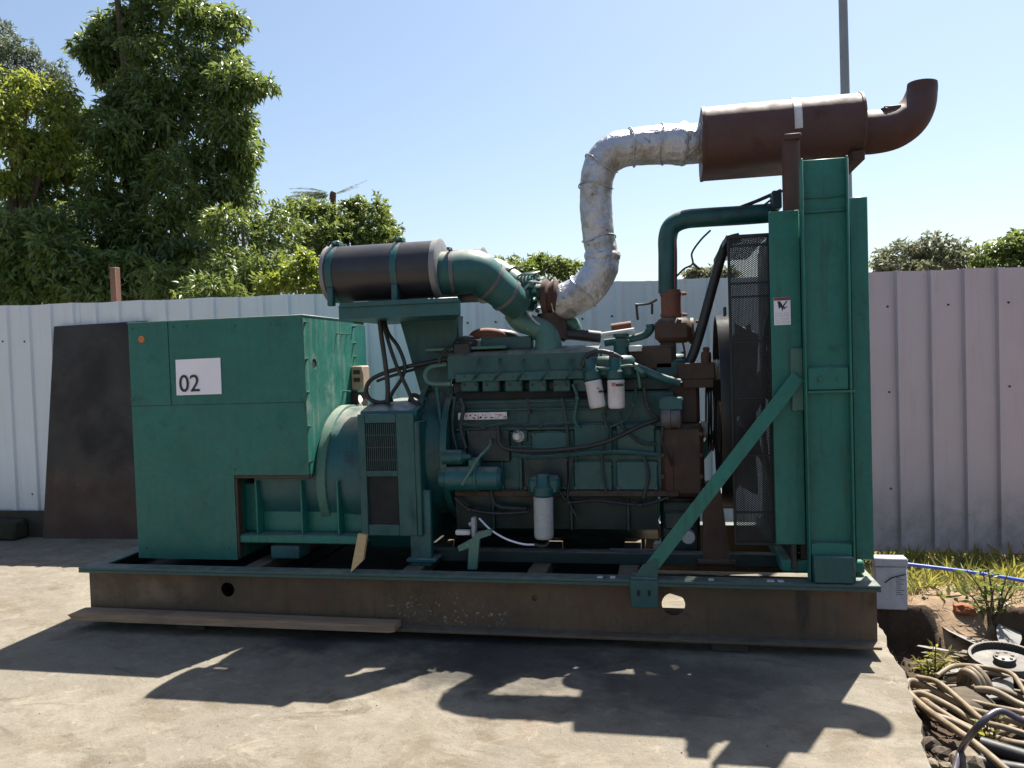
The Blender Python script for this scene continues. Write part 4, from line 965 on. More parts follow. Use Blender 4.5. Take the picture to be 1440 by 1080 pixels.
# guard: near, far and top faces of expanded mesh with flat bands
gx0, gx1 = P(1026, 450, .20).x, P(1084, 450, .20).x; gz1, gz0 = P(1055, 331, .20).z, P(1055, 765, .20).z
GY0, GY1 = .20, 1.22
mb = MB()
def mesh_panel(mb, O, U, V, lu, lv, cu, cv, wth):
    """expanded-metal sheet: two families of slanted strands"""
    O, U, V = Vector(O), Vector(U), Vector(V); N_ = U.cross(V)
    for s_ in (1, -1):
        k0 = -int(lu/cu)-2; k1 = int(lv/cv)+int(lu/cu)+2
        for k in range(k0, k1):
            # line v = k*cv + s*u*(cv/cu)
            v_at = lambda u: k*cv+s_*u*(cv/cu)
            us = [0, lu]
            lo, hi = 0, lu
            sl_ = s_*cv/cu
            u_a, u_b = (0-k*cv)/sl_, (lv-k*cv)/sl_
            lo = max(lo, min(u_a, u_b)); hi = min(hi, max(u_a, u_b))
            if hi-lo < .002: continue
            a = O+U*lo+V*v_at(lo); b = O+U*hi+V*v_at(hi); d = (b-a).normalized(); sd = d.cross(N_).normalized()*wth*.5; t_ = N_*(.0012*s_)
            q = mb.add([a-sd+t_, a+sd+t_, b+sd+t_, b-sd+t_]); mb.face(q)
mesh_panel(mb, (gx0, GY0, gz0), (1, 0, 0), (0, 0, 1), gx1-gx0, gz1-gz0, .0135, .0095, .0046)
mesh_panel(mb, (gx0, GY0, gz1), (1, 0, 0), (0, 1, 0), gx1-gx0, GY1-GY0, .0135, .0095, .0046)
GUARD = part('mesh_guard', mb, 'guard', smooth=0); GUARD['label'] = 'black expanded metal guard round the fan'
mb = MB()
for y in (GY0,):
    for px in (345, 398, 417, 481, 560, 640, 720):
        z = P(1055, px, GY0).z; mb.box(gx0, gx1, y-.006, y-.002, z-.006, z+.006, .001)
    mb.box(gx0-.004, gx0+.010, y-.008, y+.006, gz0, gz1, .002); mb.box(gx1-.010, gx1+.004, y-.008, y+.006, gz0, gz1, .002)
    mb.box(gx0-.004, gx1+.004, y-.009, y+.007, gz1-.012, gz1+.006, .002); mb.box(gx0-.004, gx1+.004, y-.009, y+.007, gz0-.006, gz0+.012, .002)
mb.box(gx0-.006, gx0-.0045, GY0, GY1, gz1-.02, gz1+.01, 0)
part('guard_band', mb, 'guard', GUARD)
mb = MB(); q = P(1023, 438, .4); mb.box(q.x-.02, gx0, .38, .44, q.z-.025, q.z+.025, .004); part('guard_lug', mb, 'black_steel', GUARD)
# fan shroud (dark plate with big round opening between guard and radiator)
shx0, shx1 = RX0+.075, RX0+.10
mb = MB(); mb.plate_holes(.16, 1.26, .38, 2.08, shx0, shx1, [(.70, 1.15, .54)], 'yz', 36, 1.01); part('fan_shroud', mb, 'black_steel')
# core and tanks
xr = [P(1085, 500, .14).x, P(1128, 500, .14).x, P(1131, 500, .06).x, P(1197, 500, .06).x, P(1196, 500, .12).x, P(1224, 500, .12).x]
mb = MB(); mb.box(xr[0]+.12, xr[5]-.06, .18, 1.24, .42, 2.0, .004); CORE = part('radiator_core', mb, 'black_steel')
mb = MB()
for i in range(54):
    z = .45+i*.0275; mb.box(xr[0]+.114, xr[0]+.118, .19, 1.23, z, z+.006, 0)
part('core_fin', mb, 'galv', CORE)
mb = MB(); mb.box(xr[0]+.08, xr[5]-.03, .16, 1.24, 2.005, P(1105, 296, .14).z-.02, .012); part('top_tank', mb, 'green')
mb = MB(); mb.box(xr[0]+.03, xr[5]-.03, .17, 1.26, .36, .42, .008); part('bottom_tank', mb, 'green')
for near in (True, False):
    my = (lambda y: y) if near else (lambda y: YB-y)
    def sb(mb, x0, x1, y0, y1, z0, z1, b=.004): mb.box(x0, x1, my(y0), my(y1), z0, z1, b)
    zl0, zl1 = P(1105, 766, .14).z, P(1105, 296, .14).z
    mb = MB(); sb(mb, xr[0]+(0 if near else .12), xr[1], .14, .152, zl0, zl1); sb(mb, xr[1]-.010, xr[1]-.002, .1525, .23, zl0, zl1, .003); part('radiator_side_panel', mb, 'green')
    zc0, zc1 = P(1163, 828, .06).z, P(1160, 221, .06).z if near else zl1
    mb = MB(); sb(mb, xr[2]+.004, xr[3]-.004, .09, .10, .351, zc1); sb(mb, xr[2], xr[2]+.010, .045, .10, .351, zc1, .003); sb(mb, xr[3]-.010, xr[3], .045, .10, .351, zc1-.002, .003)
    CH_ = part('radiator_post', mb, 'green')
    mb = MB(); z = P(1163, 297, .09).z; sb(mb, xr[2]+.011, xr[3]-.011, .075, .0895, z-.006, z+.006); z = P(1163, 277, .09).z; sb(mb, xr[2]+.011, xr[3]-.011, .08, .0895, z-.003, z+.003, .002)
    part('weld_strip', mb, 'green', CH_)
    z0, z1 = P(1163, 549, .06).z, P(1163, 516, .06).z
    mb = MB(); sb(mb, xr[2]+.011, xr[3]-.011, .058, .089, z0, z1, .006); sb(mb, xr[2]+.011, xr[3]+.012, .040, .057, z0-.012, z0-.001, .003)
    for px in (1153, 1179): q = P(px, 533, .058); mb.bolt((q.x, my(.058), q.z), (0, -1 if near else 1, 0), .010, .012)
    part('cross_plate', mb, 'green', CH_)
    z0, z1 = P(1163, 782, .06).z, P(1163, 764, .06).z
    mb = MB(); sb(mb, xr[2]+.011, xr[3]-.011, .055, .089, z0, z1, .004); part('cross_plate', mb, 'green', CH_)
    zr0, zr1 = P(1215, 787, .12).z, P(1207, 277, .12).z
    mb = MB(); sb(mb, xr[4]+.008, xr[5], .12, .132, zr0, zr1); sb(mb, xr[5]-.010, xr[5]-.001, .1325, .22, zr0, zr1, .003); part('radiator_side_panel', mb, 'green')
    mb = MB(); sb(mb, xr[4]-.03, xr[4]+.004, .104, .112, 2.0, P(1193, 222, .11).z if near else zl1); part('rear_strip', mb, 'galv')
    # foot of the post over the rail
    mb = MB(); a, c = P(1144, 782, .012), P(1203, 826, .012); sb(mb, a.x, c.x, .012, .045, .352, a.z-.004, .006); sb(mb, a.x, a.x+.012, .0455, .30, .352, a.z, .004); part('post_foot', mb, 'teal')
    # small bracket the brace bolts to
    a, c = P(1112, 490, .11), P(1131, 578, .11)
    mb = MB(); sb(mb, a.x, c.x, .112, .139, c.z, a.z, .005); q = P(1118, 532, .11); mb.bolt((q.x, my(.112), q.z), (0, -1 if near else 1, 0), .011, .012); part('brace_bracket', mb, 'green_pale')
    # diagonal brace: angle bar
    p_, q_ = P(1119, 534, .09), P(912, 803, .03); d = (q_-p_).normalized(); up = Vector((0, 1, 0)).cross(d).normalized(); wv = .033
    ring = lambda c_: [(c_+up*s_*wv+Vector((0, dy, 0))) for s_, dy in ((-1, 0), (1, 0), (1, .008), (-.78, .008), (-.78, .05), (-1, .05))]
    mb = MB(); R_ = [[(v.x, my(v.y), v.z) for v in ring(c_)] for c_ in (p_-d*.02, q_+d*.02)]; mb.loft(R_); part('diagonal_brace', mb, 'green')
    # its foot, hooked over the rail
    a, c = P(886, 809, -.008), P(926, 855, -.008)
    mb = MB(); mb.box(a.x, c.x, my(-.010), my(-.001), c.z, ZT+.002, .004); mb.box(a.x, c.x, my(-.001), my(.10), ZT+.002, ZT+.012, .003)
    if near: mb.prism([(a.x+.02, ZT+.012), (c.x, ZT+.012), (c.x-.005, ZT+.10), (a.x+.06, ZT+.07)], .02, .03)
    ft = part('brace_foot', mb, 'teal')
    mb = MB()
    for px in (898, 913): q = P(px, 834, -.01); mb.box(q.x-.007, q.x+.007, my(-.013), my(-.0095), q.z-.014, q.z+.014, .001)
    part('bolt_slot', mb, 'dark', ft)
# warning sticker on the left radiator panel
a, c = P(1088.5, 418, .136), P(1112, 457, .136); zz = lambda py: P(1100, py, .136).z; xx = lambda px: P(px, 440, .136).x
mb = MB(); mb.box(xx(1088.5), xx(1112), .1365, .1395, zz(457), zz(418), .0006); STK = part('warning_sticker', mb, 'paper', label='white warning sticker with a dark red band and black hand symbol')
mb = MB(); mb.box(xx(1088.8), xx(1111.7), .1355, .1366, zz(422.5), zz(418.2), 0); part('red_band', mb, 'redstrip', STK)
mb = MB(); hp = [(1093, 424), (1096.5, 423.5), (1099, 426.5), (1100.5, 430), (1105.5, 423.5), (1107.5, 423.2), (1103.5, 429), (1102, 432), (1107, 431.2), (1107.5, 432), (1104, 433.2), (1103, 435.5), (1101, 433.5), (1100.5, 437.5), (1099.6, 437.5), (1099, 433), (1097, 432), (1096.4, 434.6), (1094.8, 432.5), (1094.2, 428)]
mb.prism([(P(x, y, .136).x, P(x, y, .136).z) for x, y in hp], .1355, .1366); part('symbol', mb, 'ink', STK)
mb = MB(); random.seed(3)
for py in (440, 442.4, 444.4, 447.5, 449.8, 452.2, 454.4):
    x = 1090
    while x < 1109:
        l = random.uniform(1.2, 4); mb.box(xx(x), xx(min(x+l, 1110)), .1358, .1366, zz(py+.55), zz(py), 0); x += l+random.uniform(.6, 1.4)
part('fine_print', mb, 'galv', STK)
# ---- cables hanging from tray to alternator
cb = [([(533, 441), (536, 470), (541, 505), (545, 540), (545, 566)], .014), ([(535, 441), (543, 470), (556, 510), (572, 545), (580, 562), (592, 572)], .011),
      ([(538, 441), (546, 468), (560, 488), (569, 512), (566, 530), (552, 552), (546, 566)], .011),
      ([(640, 502), (612, 508), (580, 514), (545, 523), (522, 534), (515, 548), (520, 561), (535, 566), (552, 562)], .013),
      ([(648, 506), (615, 513), (585, 519), (550, 529), (530, 536)], .009)]
for k, (pts_, r_) in enumerate(cb):
    mb = MB(); mb.tube([P(px, py, .36+.03*k) for px, py in pts_], r_, 10); part('black_cable', mb, 'rubber')
mb = MB(); mb.tube([P(618, 512, .40), P(620, 500, .40), P(632, 488, .42), P(645, 482, .5)], .010, 8); mb.pbox(636, 482, 662, 512, .44, .54, .01); part('black_cable', mb, 'rubber')
mb = MB(); mb.tube([P(576, 566, .5), P(580, 556, .5), P(590, 560, .5), P(594, 574, .5)], .014, 10); part('black_cable', mb, 'rubber')

# ================================================================== loose things round the generator
mb = MB(); L0, L1 = P(106, 861, -.03), P(562, 871, -.03)
mb.prism([(-.035, .055), (0.0, .028), (.05, .025), (1.90, .025), (1.93, .03), (1.93, .062), (.06, .072), (0.0, .068)], -.045, .055)
for i, v in enumerate(mb.v): mb.v[i] = (v[0], v[1]-.012, v[2]+.036+(-.008*math.sin(v[0]*1.6)))
tag(mb.build('wooden_plank', 'plank'), 'long weathered plank lying along the base frame bottom flange', 'plank')
for (px, py), lab in (((272, 884), 'dark timber block under the left part of the base frame'), ((1026, 914), 'dark timber block under the base frame near the radiator end')):
    q = G(px, py); mb = MB(); mb.box(q.x-.09, q.x+.09, q.y-.03, q.y+.62, .0, .044, .006); tag(mb.build('timber_block', 'block'), lab, 'timber block', 'timber blocks under the base frame')
mb = MB(); q = [P(514, 743, .16), P(526, 745, .16), P(523, 778, .16), P(507, 794, .16), P(511, 765, .16)]; mb.prism([(p.x, p.z) for p in q], .12, .145)
zmin = min(v[2] for v in mb.v)
mb.v = [(v[0], v[1]-.10+.03*(v[2]-zmin)/.2, v[2]-zmin+ZT+.001) for v in mb.v]
tag(mb.build('wood_offcut', 'stake'), 'broken yellowish wood offcut standing on the base frame below the grille', 'wood offcut')
M['box_white'] = painted('bluish_white_sheet', (.40, .42, .50), (.34, .36, .43), .5, (.16, .15, .15), .35, .0, .05, .4)
# white box behind the frame's right end
q = G(1258, 853); X0, X1 = q.x-.10, q.x+.07; zt_ = P(1258, 785, q.y).z
mb = MB(); mb.box(X0, X1, q.y, q.y+.075, -.02, zt_-.05, .006); BOX = tag(mb.build('white_box', 'box_white'), 'white lidded box with small dark print beside the base frame end', 'box')
mb = MB(); mb.box(X0-.004, X1+.004, q.y-.005, q.y+.08, zt_-.048, zt_, .006); mb.build('lid', 'box_white', BOX)
mb = MB(); random.seed(8)
for k in range(9):
    z = zt_-.11-.012*k; x = q.x+.01; mb.box(x, x+random.uniform(.02, .045), q.y-.0012, q.y+.0005, z-.002, z+.001, 0)
mb.build('fine_print', 'ink', BOX)
mb = MB(); mb.tube([(X0+.05, q.y-.006, zt_-.14), (X0+.09, q.y-.006, zt_-.11), (X1-.01, q.y-.006, zt_-.09)], .003, 6); mb.build('thin_wire', 'rubber', BOX)
# blue rod
mb = MB(); a, c = P(1272, 793, 1.15), P(1470, 823, 1.05); d = c-a; mb.tube([a, a+d*.5+Vector((0, 0, .01)), a+d, a+d*1.6+Vector((0, 0, -.06)), a+d*2.0+Vector((0, 0, -.12))], .011, 10)
tag(mb.build('blue_pipe', 'blue'), 'thin blue plastic pipe resting across the weeds by the fence', 'pipe')

# ================================================================== NATURE
def leaf_mesh(name, C, D, Ln, Wd, mat, parent=None, tint=None):
    """C base points, D directions, Ln lengths, Wd widths (numpy): folded four-facet leaves"""
    n = len(C); rnd = RNG.normal(size=(n, 3)); D = D/np.linalg.norm(D, axis=1, keepdims=True)
    Sx = np.cross(D, rnd); Sx /= np.linalg.norm(Sx, axis=1, keepdims=True)+1e-9
    N_ = np.cross(Sx, D); N_ *= np.sign(N_[:, 2:3]+1e-9)
    L_ = Ln[:, None]; W_ = Wd[:, None]
    mid = C+D*L_*.45
    V = np.stack([C, mid+Sx*W_*.5+N_*W_*.18, mid, mid-Sx*W_*.5+N_*W_*.18, C+D*L_-N_*L_*.12], 1).reshape(-1, 3)
    base = (np.arange(n)*5)[:, None]
    F = (base+np.array([[0, 1, 2, 0, 2, 3, 1, 4, 2, 2, 4, 3]])).reshape(-1, 3)
    me = bpy.data.meshes.new(name); me.vertices.add(len(V)); me.vertices.foreach_set('co', V.ravel())
    me.loops.add(F.size); me.loops.foreach_set('vertex_index', F.ravel().astype(np.int32))
    me.polygons.add(len(F)); me.polygons.foreach_set('loop_start', np.arange(0, F.size, 3, dtype=np.int32))
    at = me.attributes.new('tint', 'FLOAT', 'POINT'); t = RNG.random(n) if tint is None else tint
    at.data.foreach_set('value', np.repeat(t, 5).astype(np.float32))
    me.materials.append(M[mat]); me.update(calc_edges=True); me.validate()
    o = bpy.data.objects.new(name, me); COL.objects.link(o)
    if parent: adopt(o, parent)
    return o
def crown(name, blobs, per, leaf, mat, parent, droop=.5, sprig=8, width=.3, fill=.25, subs=7):
    """blobs: (centre, radii). Sprigs of leaves on lumpy shells, few inside."""
    Cs, Ds, Ls, Ts = [], [], [], []
    full = []
    for c, r in blobs:
        full.append((c, tuple(x*.8 for x in r)))
        for _ in range(subs):
            u = np.array([random.gauss(0, 1), random.gauss(0, 1), random.gauss(.25, 1)]); u /= np.linalg.norm(u); k = random.uniform(.30, .52)
            full.append((tuple(np.array(c)+u*np.array(r)*random.uniform(.62, .92)), (r[0]*k, r[1]*k, r[2]*k*.8)))
    for c, r in full:
        c, r = np.array(c), np.array(r); n = max(8, int(per*(r[0]*r[1]+r[0]*r[2]+r[1]*r[2])/3))
        u = RNG.normal(size=(n, 3)); u /= np.linalg.norm(u, axis=1, keepdims=True)
        lump = np.array([mn.fractal(Vector((a*1.9+c[0], b*1.9+c[1], d*1.9+c[2])), 1, 2, 3) for a, b, d in u])
        rr = np.where(RNG.random(n) < fill, RNG.random(n)**.5*.8, .86+.28*lump+.07*RNG.normal(size=n))
        keep = lump > -.55; u, rr = u[keep], rr[keep]
        pos = c+u*r*rr[:, None]; k = len(pos); st = RNG.random(k)
        for _ in range(sprig):
            d = u*.6+RNG.normal(size=(k, 3))*.65; d[:, 2] -= droop
            Cs.append(pos+RNG.normal(size=(k, 3))*leaf*.28); Ds.append(d); Ls.append(leaf*(.65+.7*RNG.random(k))); Ts.append(np.clip(.65*st+.35*RNG.random(k), 0, 1))
    C_, D_, L_, T_ = np.concatenate(Cs), np.concatenate(Ds), np.concatenate(Ls), np.concatenate(Ts)
    return leaf_mesh(name, C_, D_, L_, L_*width, mat, parent, T_)
def tree(label, cat, base, blobs, per, leaf, mat, trunk_r, group=None, droop=.5, limbs=6, name='tree', **kw):
    t = thing(name, label, cat, base, group); base = Vector(base)
    top = max(Vector(c).z for c, r in blobs); cx = sum(Vector(c).x for c, r in blobs)/len(blobs); cy = sum(Vector(c).y for c, r in blobs)/len(blobs)
    mb = MB(); tp = Vector((cx, cy, top)); mid = base.lerp(tp, .45)+Vector((.08, .05, 0))
    mb.tube([base+Vector((0, 0, -.3)), base+Vector((.02, 0, .5)), mid, tp], [trunk_r*1.25, trunk_r, trunk_r*.7, trunk_r*.2], 12, 5, wob=.06); tr = mb.build('trunk', 'bark', t)
    mb = MB()
    for c, r in (list(blobs)[:14] if trunk_r < .15 else list(blobs)[9:18]):
        c = Vector(c); s_ = base.lerp(tp, random.uniform(.25, .6)); mb.tube([s_, s_.lerp(c, .5)+Vector((0, 0, .1)), c+Vector((0, 0, r[2]*.3))], [trunk_r*.45, trunk_r*.3, trunk_r*.08], 7, 4)
        for _ in range(2):
            e = c+Vector((random.uniform(-1, 1)*r[0], random.uniform(-1, 1)*r[1], random.uniform(-.5, .9)*r[2]))*.8; mb.tube([c, c.lerp(e, .5)+Vector((0, 0, .05)), e], [trunk_r*.14, trunk_r*.1, trunk_r*.03], 5, 3)
    mb.build('limb', 'bark', t)
    crown('crown', blobs, per, leaf, mat, t, droop, **kw); return t
def blobs_px(lst, dy=0):
    """(px,py,rx_px,rz_px,Y[,ry]) -> ellipsoids at their true depth"""
    out = []
    for e in lst:
        px, py, rx, rz, Y = e[:5]; q = P(px, py, Y+dy); k = S(Y+dy); out.append(((q.x, q.y, q.z), (rx*k, (e[5] if len(e) > 5 else max(rx, rz)*k*.8), rz*k)))
    return out
GB = 'trees and bushes growing behind the fence'
# the tall dark tree
bl_ = blobs_px([(355, 122, 30, 22, 6.3), (128, 82, 22, 26, 6.3), (340, 200, 30, 36, 6.3), (20, 300, 60, 50, 5.9), (25, 325, 62, 55, 4.9), (75, 365, 55, 45, 5.0), (-10, 380, 60, 50, 4.9), (10, 370, 60, 50, 6.2), (90, 390, 50, 40, 6.2), (235, -40, 62, 60, 6.6), (200, 40, 60, 50, 6.5), (285, 55, 62, 55, 6.6), (150, 75, 38, 45, 6.4), (235, 110, 85, 60, 6.3), (320, 118, 58, 42, 6.4), (150, 100, 30, 30, 6.6), (200, 180, 85, 65, 6.3), (300, 190, 62, 70, 6.4),
                (165, 250, 70, 70, 6.2), (255, 270, 80, 75, 6.2), (325, 255, 40, 50, 6.5), (140, 330, 90, 75, 6.0), (240, 345, 90, 70, 6.0), (60, 340, 70, 70, 6.0), (180, 400, 120, 50, 5.8), (110, 200, 50, 60, 6.6), (60, 260, 60, 60, 6.4)])
tree('tall dark tree with long drooping leaves towering over the fence at left', 'tree', (P(210, 430, 6.6).x, 6.6, -.15), bl_, 700, .115, 'leaf_dark', .16, GB, droop=.7, sprig=11, width=.29)
# sunny yellow-green tree at far left
bl_ = blobs_px([(40, 130, 62, 35, 5.4), (85, 170, 35, 40, 5.5), (15, 190, 50, 45, 5.3), (60, 215, 45, 40, 5.5), (-40, 160, 70, 70, 5.5), (12, 262, 26, 24, 5.2), (-60, 230, 60, 50, 5.4)])
tree('bright yellow-green leafy tree at the far left edge above the fence', 'tree', (P(20, 430, 5.5).x, 5.5, -.15), bl_, 640, .10, 'leaf_yellow', .10, GB, droop=.5, sprig=9, width=.36, fill=.3)
# hazy tree behind it
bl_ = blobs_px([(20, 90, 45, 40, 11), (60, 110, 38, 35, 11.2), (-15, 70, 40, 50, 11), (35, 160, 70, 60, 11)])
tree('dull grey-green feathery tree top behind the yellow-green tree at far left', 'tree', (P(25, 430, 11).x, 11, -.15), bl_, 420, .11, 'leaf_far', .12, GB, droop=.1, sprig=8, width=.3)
# lower bushes left of the air cleaner
bl_ = blobs_px([(330, 330, 55, 45, 5.4), (385, 325, 50, 38, 5.6), (300, 385, 60, 45, 5.0), (365, 385, 55, 40, 5.0), (330, 420, 90, 30, 4.8)])
tree('mid green rounded tree between the tall dark tree and the dome-crowned tree', 'tree', (P(345, 430, 5.4).x, 5.4, -.15), bl_, 800, .085, 'leaf_mid', .09, GB, droop=.4, sprig=8, width=.36)
bl_ = blobs_px([(420, 385, 24, 28, 4.3), (440, 372, 20, 18, 4.35), (395, 398, 24, 20, 4.2), (452, 402, 18, 12, 4.2), (375, 405, 14, 14, 4.2)])
tree('small bright yellow-green bush just above the fence left of the air cleaner', 'bush', (P(420, 430, 4.3).x, 4.3, -.15), bl_, 900, .075, 'leaf_yellow', .04, GB, droop=.2, sprig=8, width=.4, name='bush')
bl_ = blobs_px([(60, 405, 70, 34, 5.2), (150, 402, 60, 32, 5.2), (240, 402, 60, 30, 5.2), (-40, 400, 70, 44, 5.2), (310, 405, 40, 26, 5.0)])
tree('dark low bush showing along the fence top under the tall dark tree', 'bush', (P(120, 430, 5.2).x, 5.2, -.15), bl_, 520, .12, 'leaf_dark', .05, GB, droop=.6, sprig=8, width=.3, name='bush')
# dome-crowned tree behind the air cleaner
bl_ = blobs_px([(430, 318, 42, 38, 9.5), (480, 312, 50, 40, 9.6), (525, 318, 36, 38, 9.6), (460, 350, 60, 50, 9.3), (530, 360, 40, 50, 9.5), (545, 335, 20, 24, 9.6), (430, 290, 30, 16, 9.8), (500, 290, 20, 12, 9.8), (480, 390, 90, 50, 9.3)])
tree('dome-crowned green tree behind the black air cleaner', 'tree', (P(480, 430, 9.5).x, 9.5, -.15), bl_, 520, .09, 'leaf_mid', .14, GB, droop=.3, sprig=9, width=.44)
# far trees between the pipes and at right
bl_ = blobs_px([(710, 378, 28, 16, 13), (740, 376, 34, 17, 13), (775, 374, 30, 16, 13), (800, 382, 22, 16, 13), (690, 388, 25, 18, 13), (755, 400, 70, 25, 13)])
tree('green treetop showing between the intake pipes and the silver exhaust pipe', 'tree', (P(750, 420, 13).x, 13, -.15), bl_, 420, .11, 'leaf_mid', .14, GB, droop=.2, sprig=7, width=.45)
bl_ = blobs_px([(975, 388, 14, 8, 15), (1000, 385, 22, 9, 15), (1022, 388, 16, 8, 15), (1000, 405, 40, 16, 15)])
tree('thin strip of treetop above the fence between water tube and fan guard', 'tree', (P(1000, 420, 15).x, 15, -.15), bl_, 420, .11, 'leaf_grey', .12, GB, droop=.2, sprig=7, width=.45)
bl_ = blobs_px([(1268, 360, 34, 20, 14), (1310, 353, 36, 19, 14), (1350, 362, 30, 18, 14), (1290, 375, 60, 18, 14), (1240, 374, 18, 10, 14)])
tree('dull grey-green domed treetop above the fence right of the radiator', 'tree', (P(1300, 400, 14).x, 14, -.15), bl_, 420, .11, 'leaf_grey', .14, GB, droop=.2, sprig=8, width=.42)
bl_ = blobs_px([(1395, 358, 24, 15, 12.5), (1425, 350, 28, 17, 12.5), (1460, 350, 40, 24, 12.5), (1420, 372, 50, 16, 12.5)])
tree('fresh green treetop above the fence at the far right edge', 'tree', (P(1430, 400, 12.5).x, 12.5, -.15), bl_, 440, .11, 'leaf_mid', .14, GB, droop=.2, sprig=8, width=.42)

# palm-like dry fronds with a rusty stalk head, sticking up over the domed tree
q = P(468, 275, 10.6); k = S(10.6)
pal = thing('palm_tree', 'grey dry palm fronds on a rusty orange stem above the dome-crowned tree', 'palm', (q.x, 10.6, -.15))
mb = MB(); mb.tube([(q.x-.05, 10.6, -.3), (q.x, 10.6, q.z-.5), (q.x, 10.6, q.z-.02), (q.x+.03, 10.6, q.z+.07)], [.10, .055, .07, .05], 10); mb.build('trunk', 'rust_red', pal)
for (ex, ey, sag, wd) in ((404, 277, .03, .22), (412, 270, .02, .20), (425, 283, .02, .18), (516, 253, .0, .09), (503, 262, .0, .08), (408, 266, .05, .12)):
    e = P(ex, ey, 10.6+random.uniform(-.4, .4)); s0 = Vector((q.x, 10.6, q.z+.04)); Cs, Ds, Ls = [], [], []
    for j in range(46):
        t = .12+.88*j/46; p_ = s0.lerp(e, t)+Vector((0, 0, sag*math.sin(math.pi*t)+sag*.3)); d = (e-s0).normalized()
        for s_ in (1, -1): Cs.append(p_); Ds.append(d*.9+Vector((0, s_*.8, -.55+random.uniform(-.2, .2)))); Ls.append(wd*(1.2-t*.7))
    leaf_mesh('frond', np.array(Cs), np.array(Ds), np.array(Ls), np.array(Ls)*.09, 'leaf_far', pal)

# ---- weeds and grass on the bank
def in_bank(n, x0, x1, y0, y1): return np.stack([RNG.uniform(x0, x1, n), RNG.uniform(y0, y1, n)], 1)
def grass(name, label, pts, h, wdt, mat, lean=.5, blades=9):
    Cs, Ds, Ls = [], [], []
    for x, y in pts:
        z = soil_h(x, y); hh = h*random.uniform(.5, 1.3)
        for _ in range(blades):
            Cs.append((x+random.gauss(0, .02), y+random.gauss(0, .02), z-.01)); Ds.append((random.gauss(0, lean), random.gauss(0, lean), 1)); Ls.append(hh*random.uniform(.5, 1.1))
    Ls = np.array(Ls); o = leaf_mesh(name, np.array(Cs), np.array(Ds), Ls, np.maximum(.006, Ls*wdt), mat); o['kind'] = 'stuff'; o['label'] = label; o['category'] = 'grass'; return o
random.seed(31)
p_ = in_bank(520, 4.45, 6.5, 1.15, 2.75); grass('weeds', 'tangled green weeds growing along the foot of the fence at right', p_, .16, .09, 'weed', .7, 8)
p_ = in_bank(260, 4.45, 6.5, 1.0, 2.4); grass('leafy_weeds', 'low broad leaved dark green weeds among the yellow grass', p_, .07, .38, 'leaf_mid', 1.3, 10)
p_ = in_bank(420, 4.6, 6.5, .88, 1.75); p_ = p_[np.abs(p_[:, 0]-4.95) > .10]; grass('dry_grass', 'dry straw coloured grass on the sunlit bank by the white box', p_, .10, .05, 'straw', .9, 8)
p_ = np.concatenate([in_bank(60, 5.4, 6.4, .9, 1.6), in_bank(30, 5.6, 6.4, .5, 1.0)]); grass('weeds', 'fresh green weeds right of the dark stemmed plant', p_, .15, .14, 'weed', .55, 9)
p_ = in_bank(60, 4.45, 4.8, .2, .72); grass('dry_grass', 'sparse dry grass blades at the foot of the dark soil bank', p_, .06, .05, 'straw', .8, 4)
def weed_plant(label, px, py, hgt, spread, nst, mat, leaf, wdt, name='weed_plant', lp=14, base=None):
    b_ = base or G(px, py, -.24); z = soil_h(b_.x, b_.y); t = thing(name, label, 'plant', (b_.x, b_.y, z), 'single plants on the bank')
    mb = MB(); Cs, Ds, Ls = [], [], []
    for k in range(nst):
        e = Vector((random.gauss(0, spread), random.gauss(0, spread), hgt*random.uniform(.55, 1.05))); s0 = Vector((b_.x+random.gauss(0, .015), b_.y+random.gauss(0, .015), z-.02)); e = s0+e
        m = s0.lerp(e, .5)+Vector((0, 0, .12*hgt)); mb.tube([s0, m, e], [.0055, .0045, .002], 6, 4)
        for j in range(lp):
            f = .2+.8*j/lp; p_ = s0*(1-f)**2+m*2*f*(1-f)+e*f*f; Cs.append(p_); Ds.append((random.gauss(0, .8), random.gauss(0, .8), random.uniform(-.2, .7))); Ls.append(leaf*random.uniform(.6, 1.3))
    mb.build('stem', 'bark', t); Ls = np.array(Ls); leaf_mesh('foliage', np.array(Cs), np.array(Ds), Ls, Ls*wdt, mat, t); return t
weed_plant('spindly green weed at the slab edge by the hose coil', 1312, 958, .20, .06, 12, 'weed', .045, .28, lp=16)
weed_plant('dark stemmed leafy plant standing in front of the blue pipe', 1398, 872, .30, .07, 11, 'leaf_mid', .085, .22, base=P(1398, 878, .82), lp=8)
weed_plant('low yellowish sprout among the tan hoses by the fan hub', 1380, 950, .17, .03, 6, 'weed', .05, .4, base=P(1380, 962, -.30), lp=6)

# ---- stones, brick lump
def stone(px, py, r, mat, label, z=None, sq=.65, name='stone', cat='stone', grp='stones by the slab edge'):
    b_ = G(px, py, -.22 if z is None else z); zz_ = soil_h(b_.x, b_.y) if b_.x > edge_x(b_.y)+.03 else -.1
    import bmesh
    bm = bmesh.new(); bmesh.ops.create_icosphere(bm, subdivisions=2, radius=r)
    sd = random.uniform(0, 50); ax = (random.uniform(.8, 1.35), random.uniform(.7, 1.1), sq)
    for v in bm.verts: v.co = Vector((v.co.x*ax[0], v.co.y*ax[1], v.co.z*ax[2]))*(1+.55*mn.noise(v.co/r*1.25+Vector((sd, 0, 0))))
    me = bpy.data.meshes.new(name); bm.to_mesh(me); bm.free(); me.materials.append(M[mat]); me.polygons.foreach_set('use_smooth', [True]*len(me.polygons)); me.set_sharp_from_angle(angle=rad(14))
    o = bpy.data.objects.new(name, me); COL.objects.link(o); o.location = (b_.x, b_.y, zz_+r*sq*.55); o.rotation_euler = (0, 0, random.uniform(0, 6)); return tag(o, label, cat, grp)
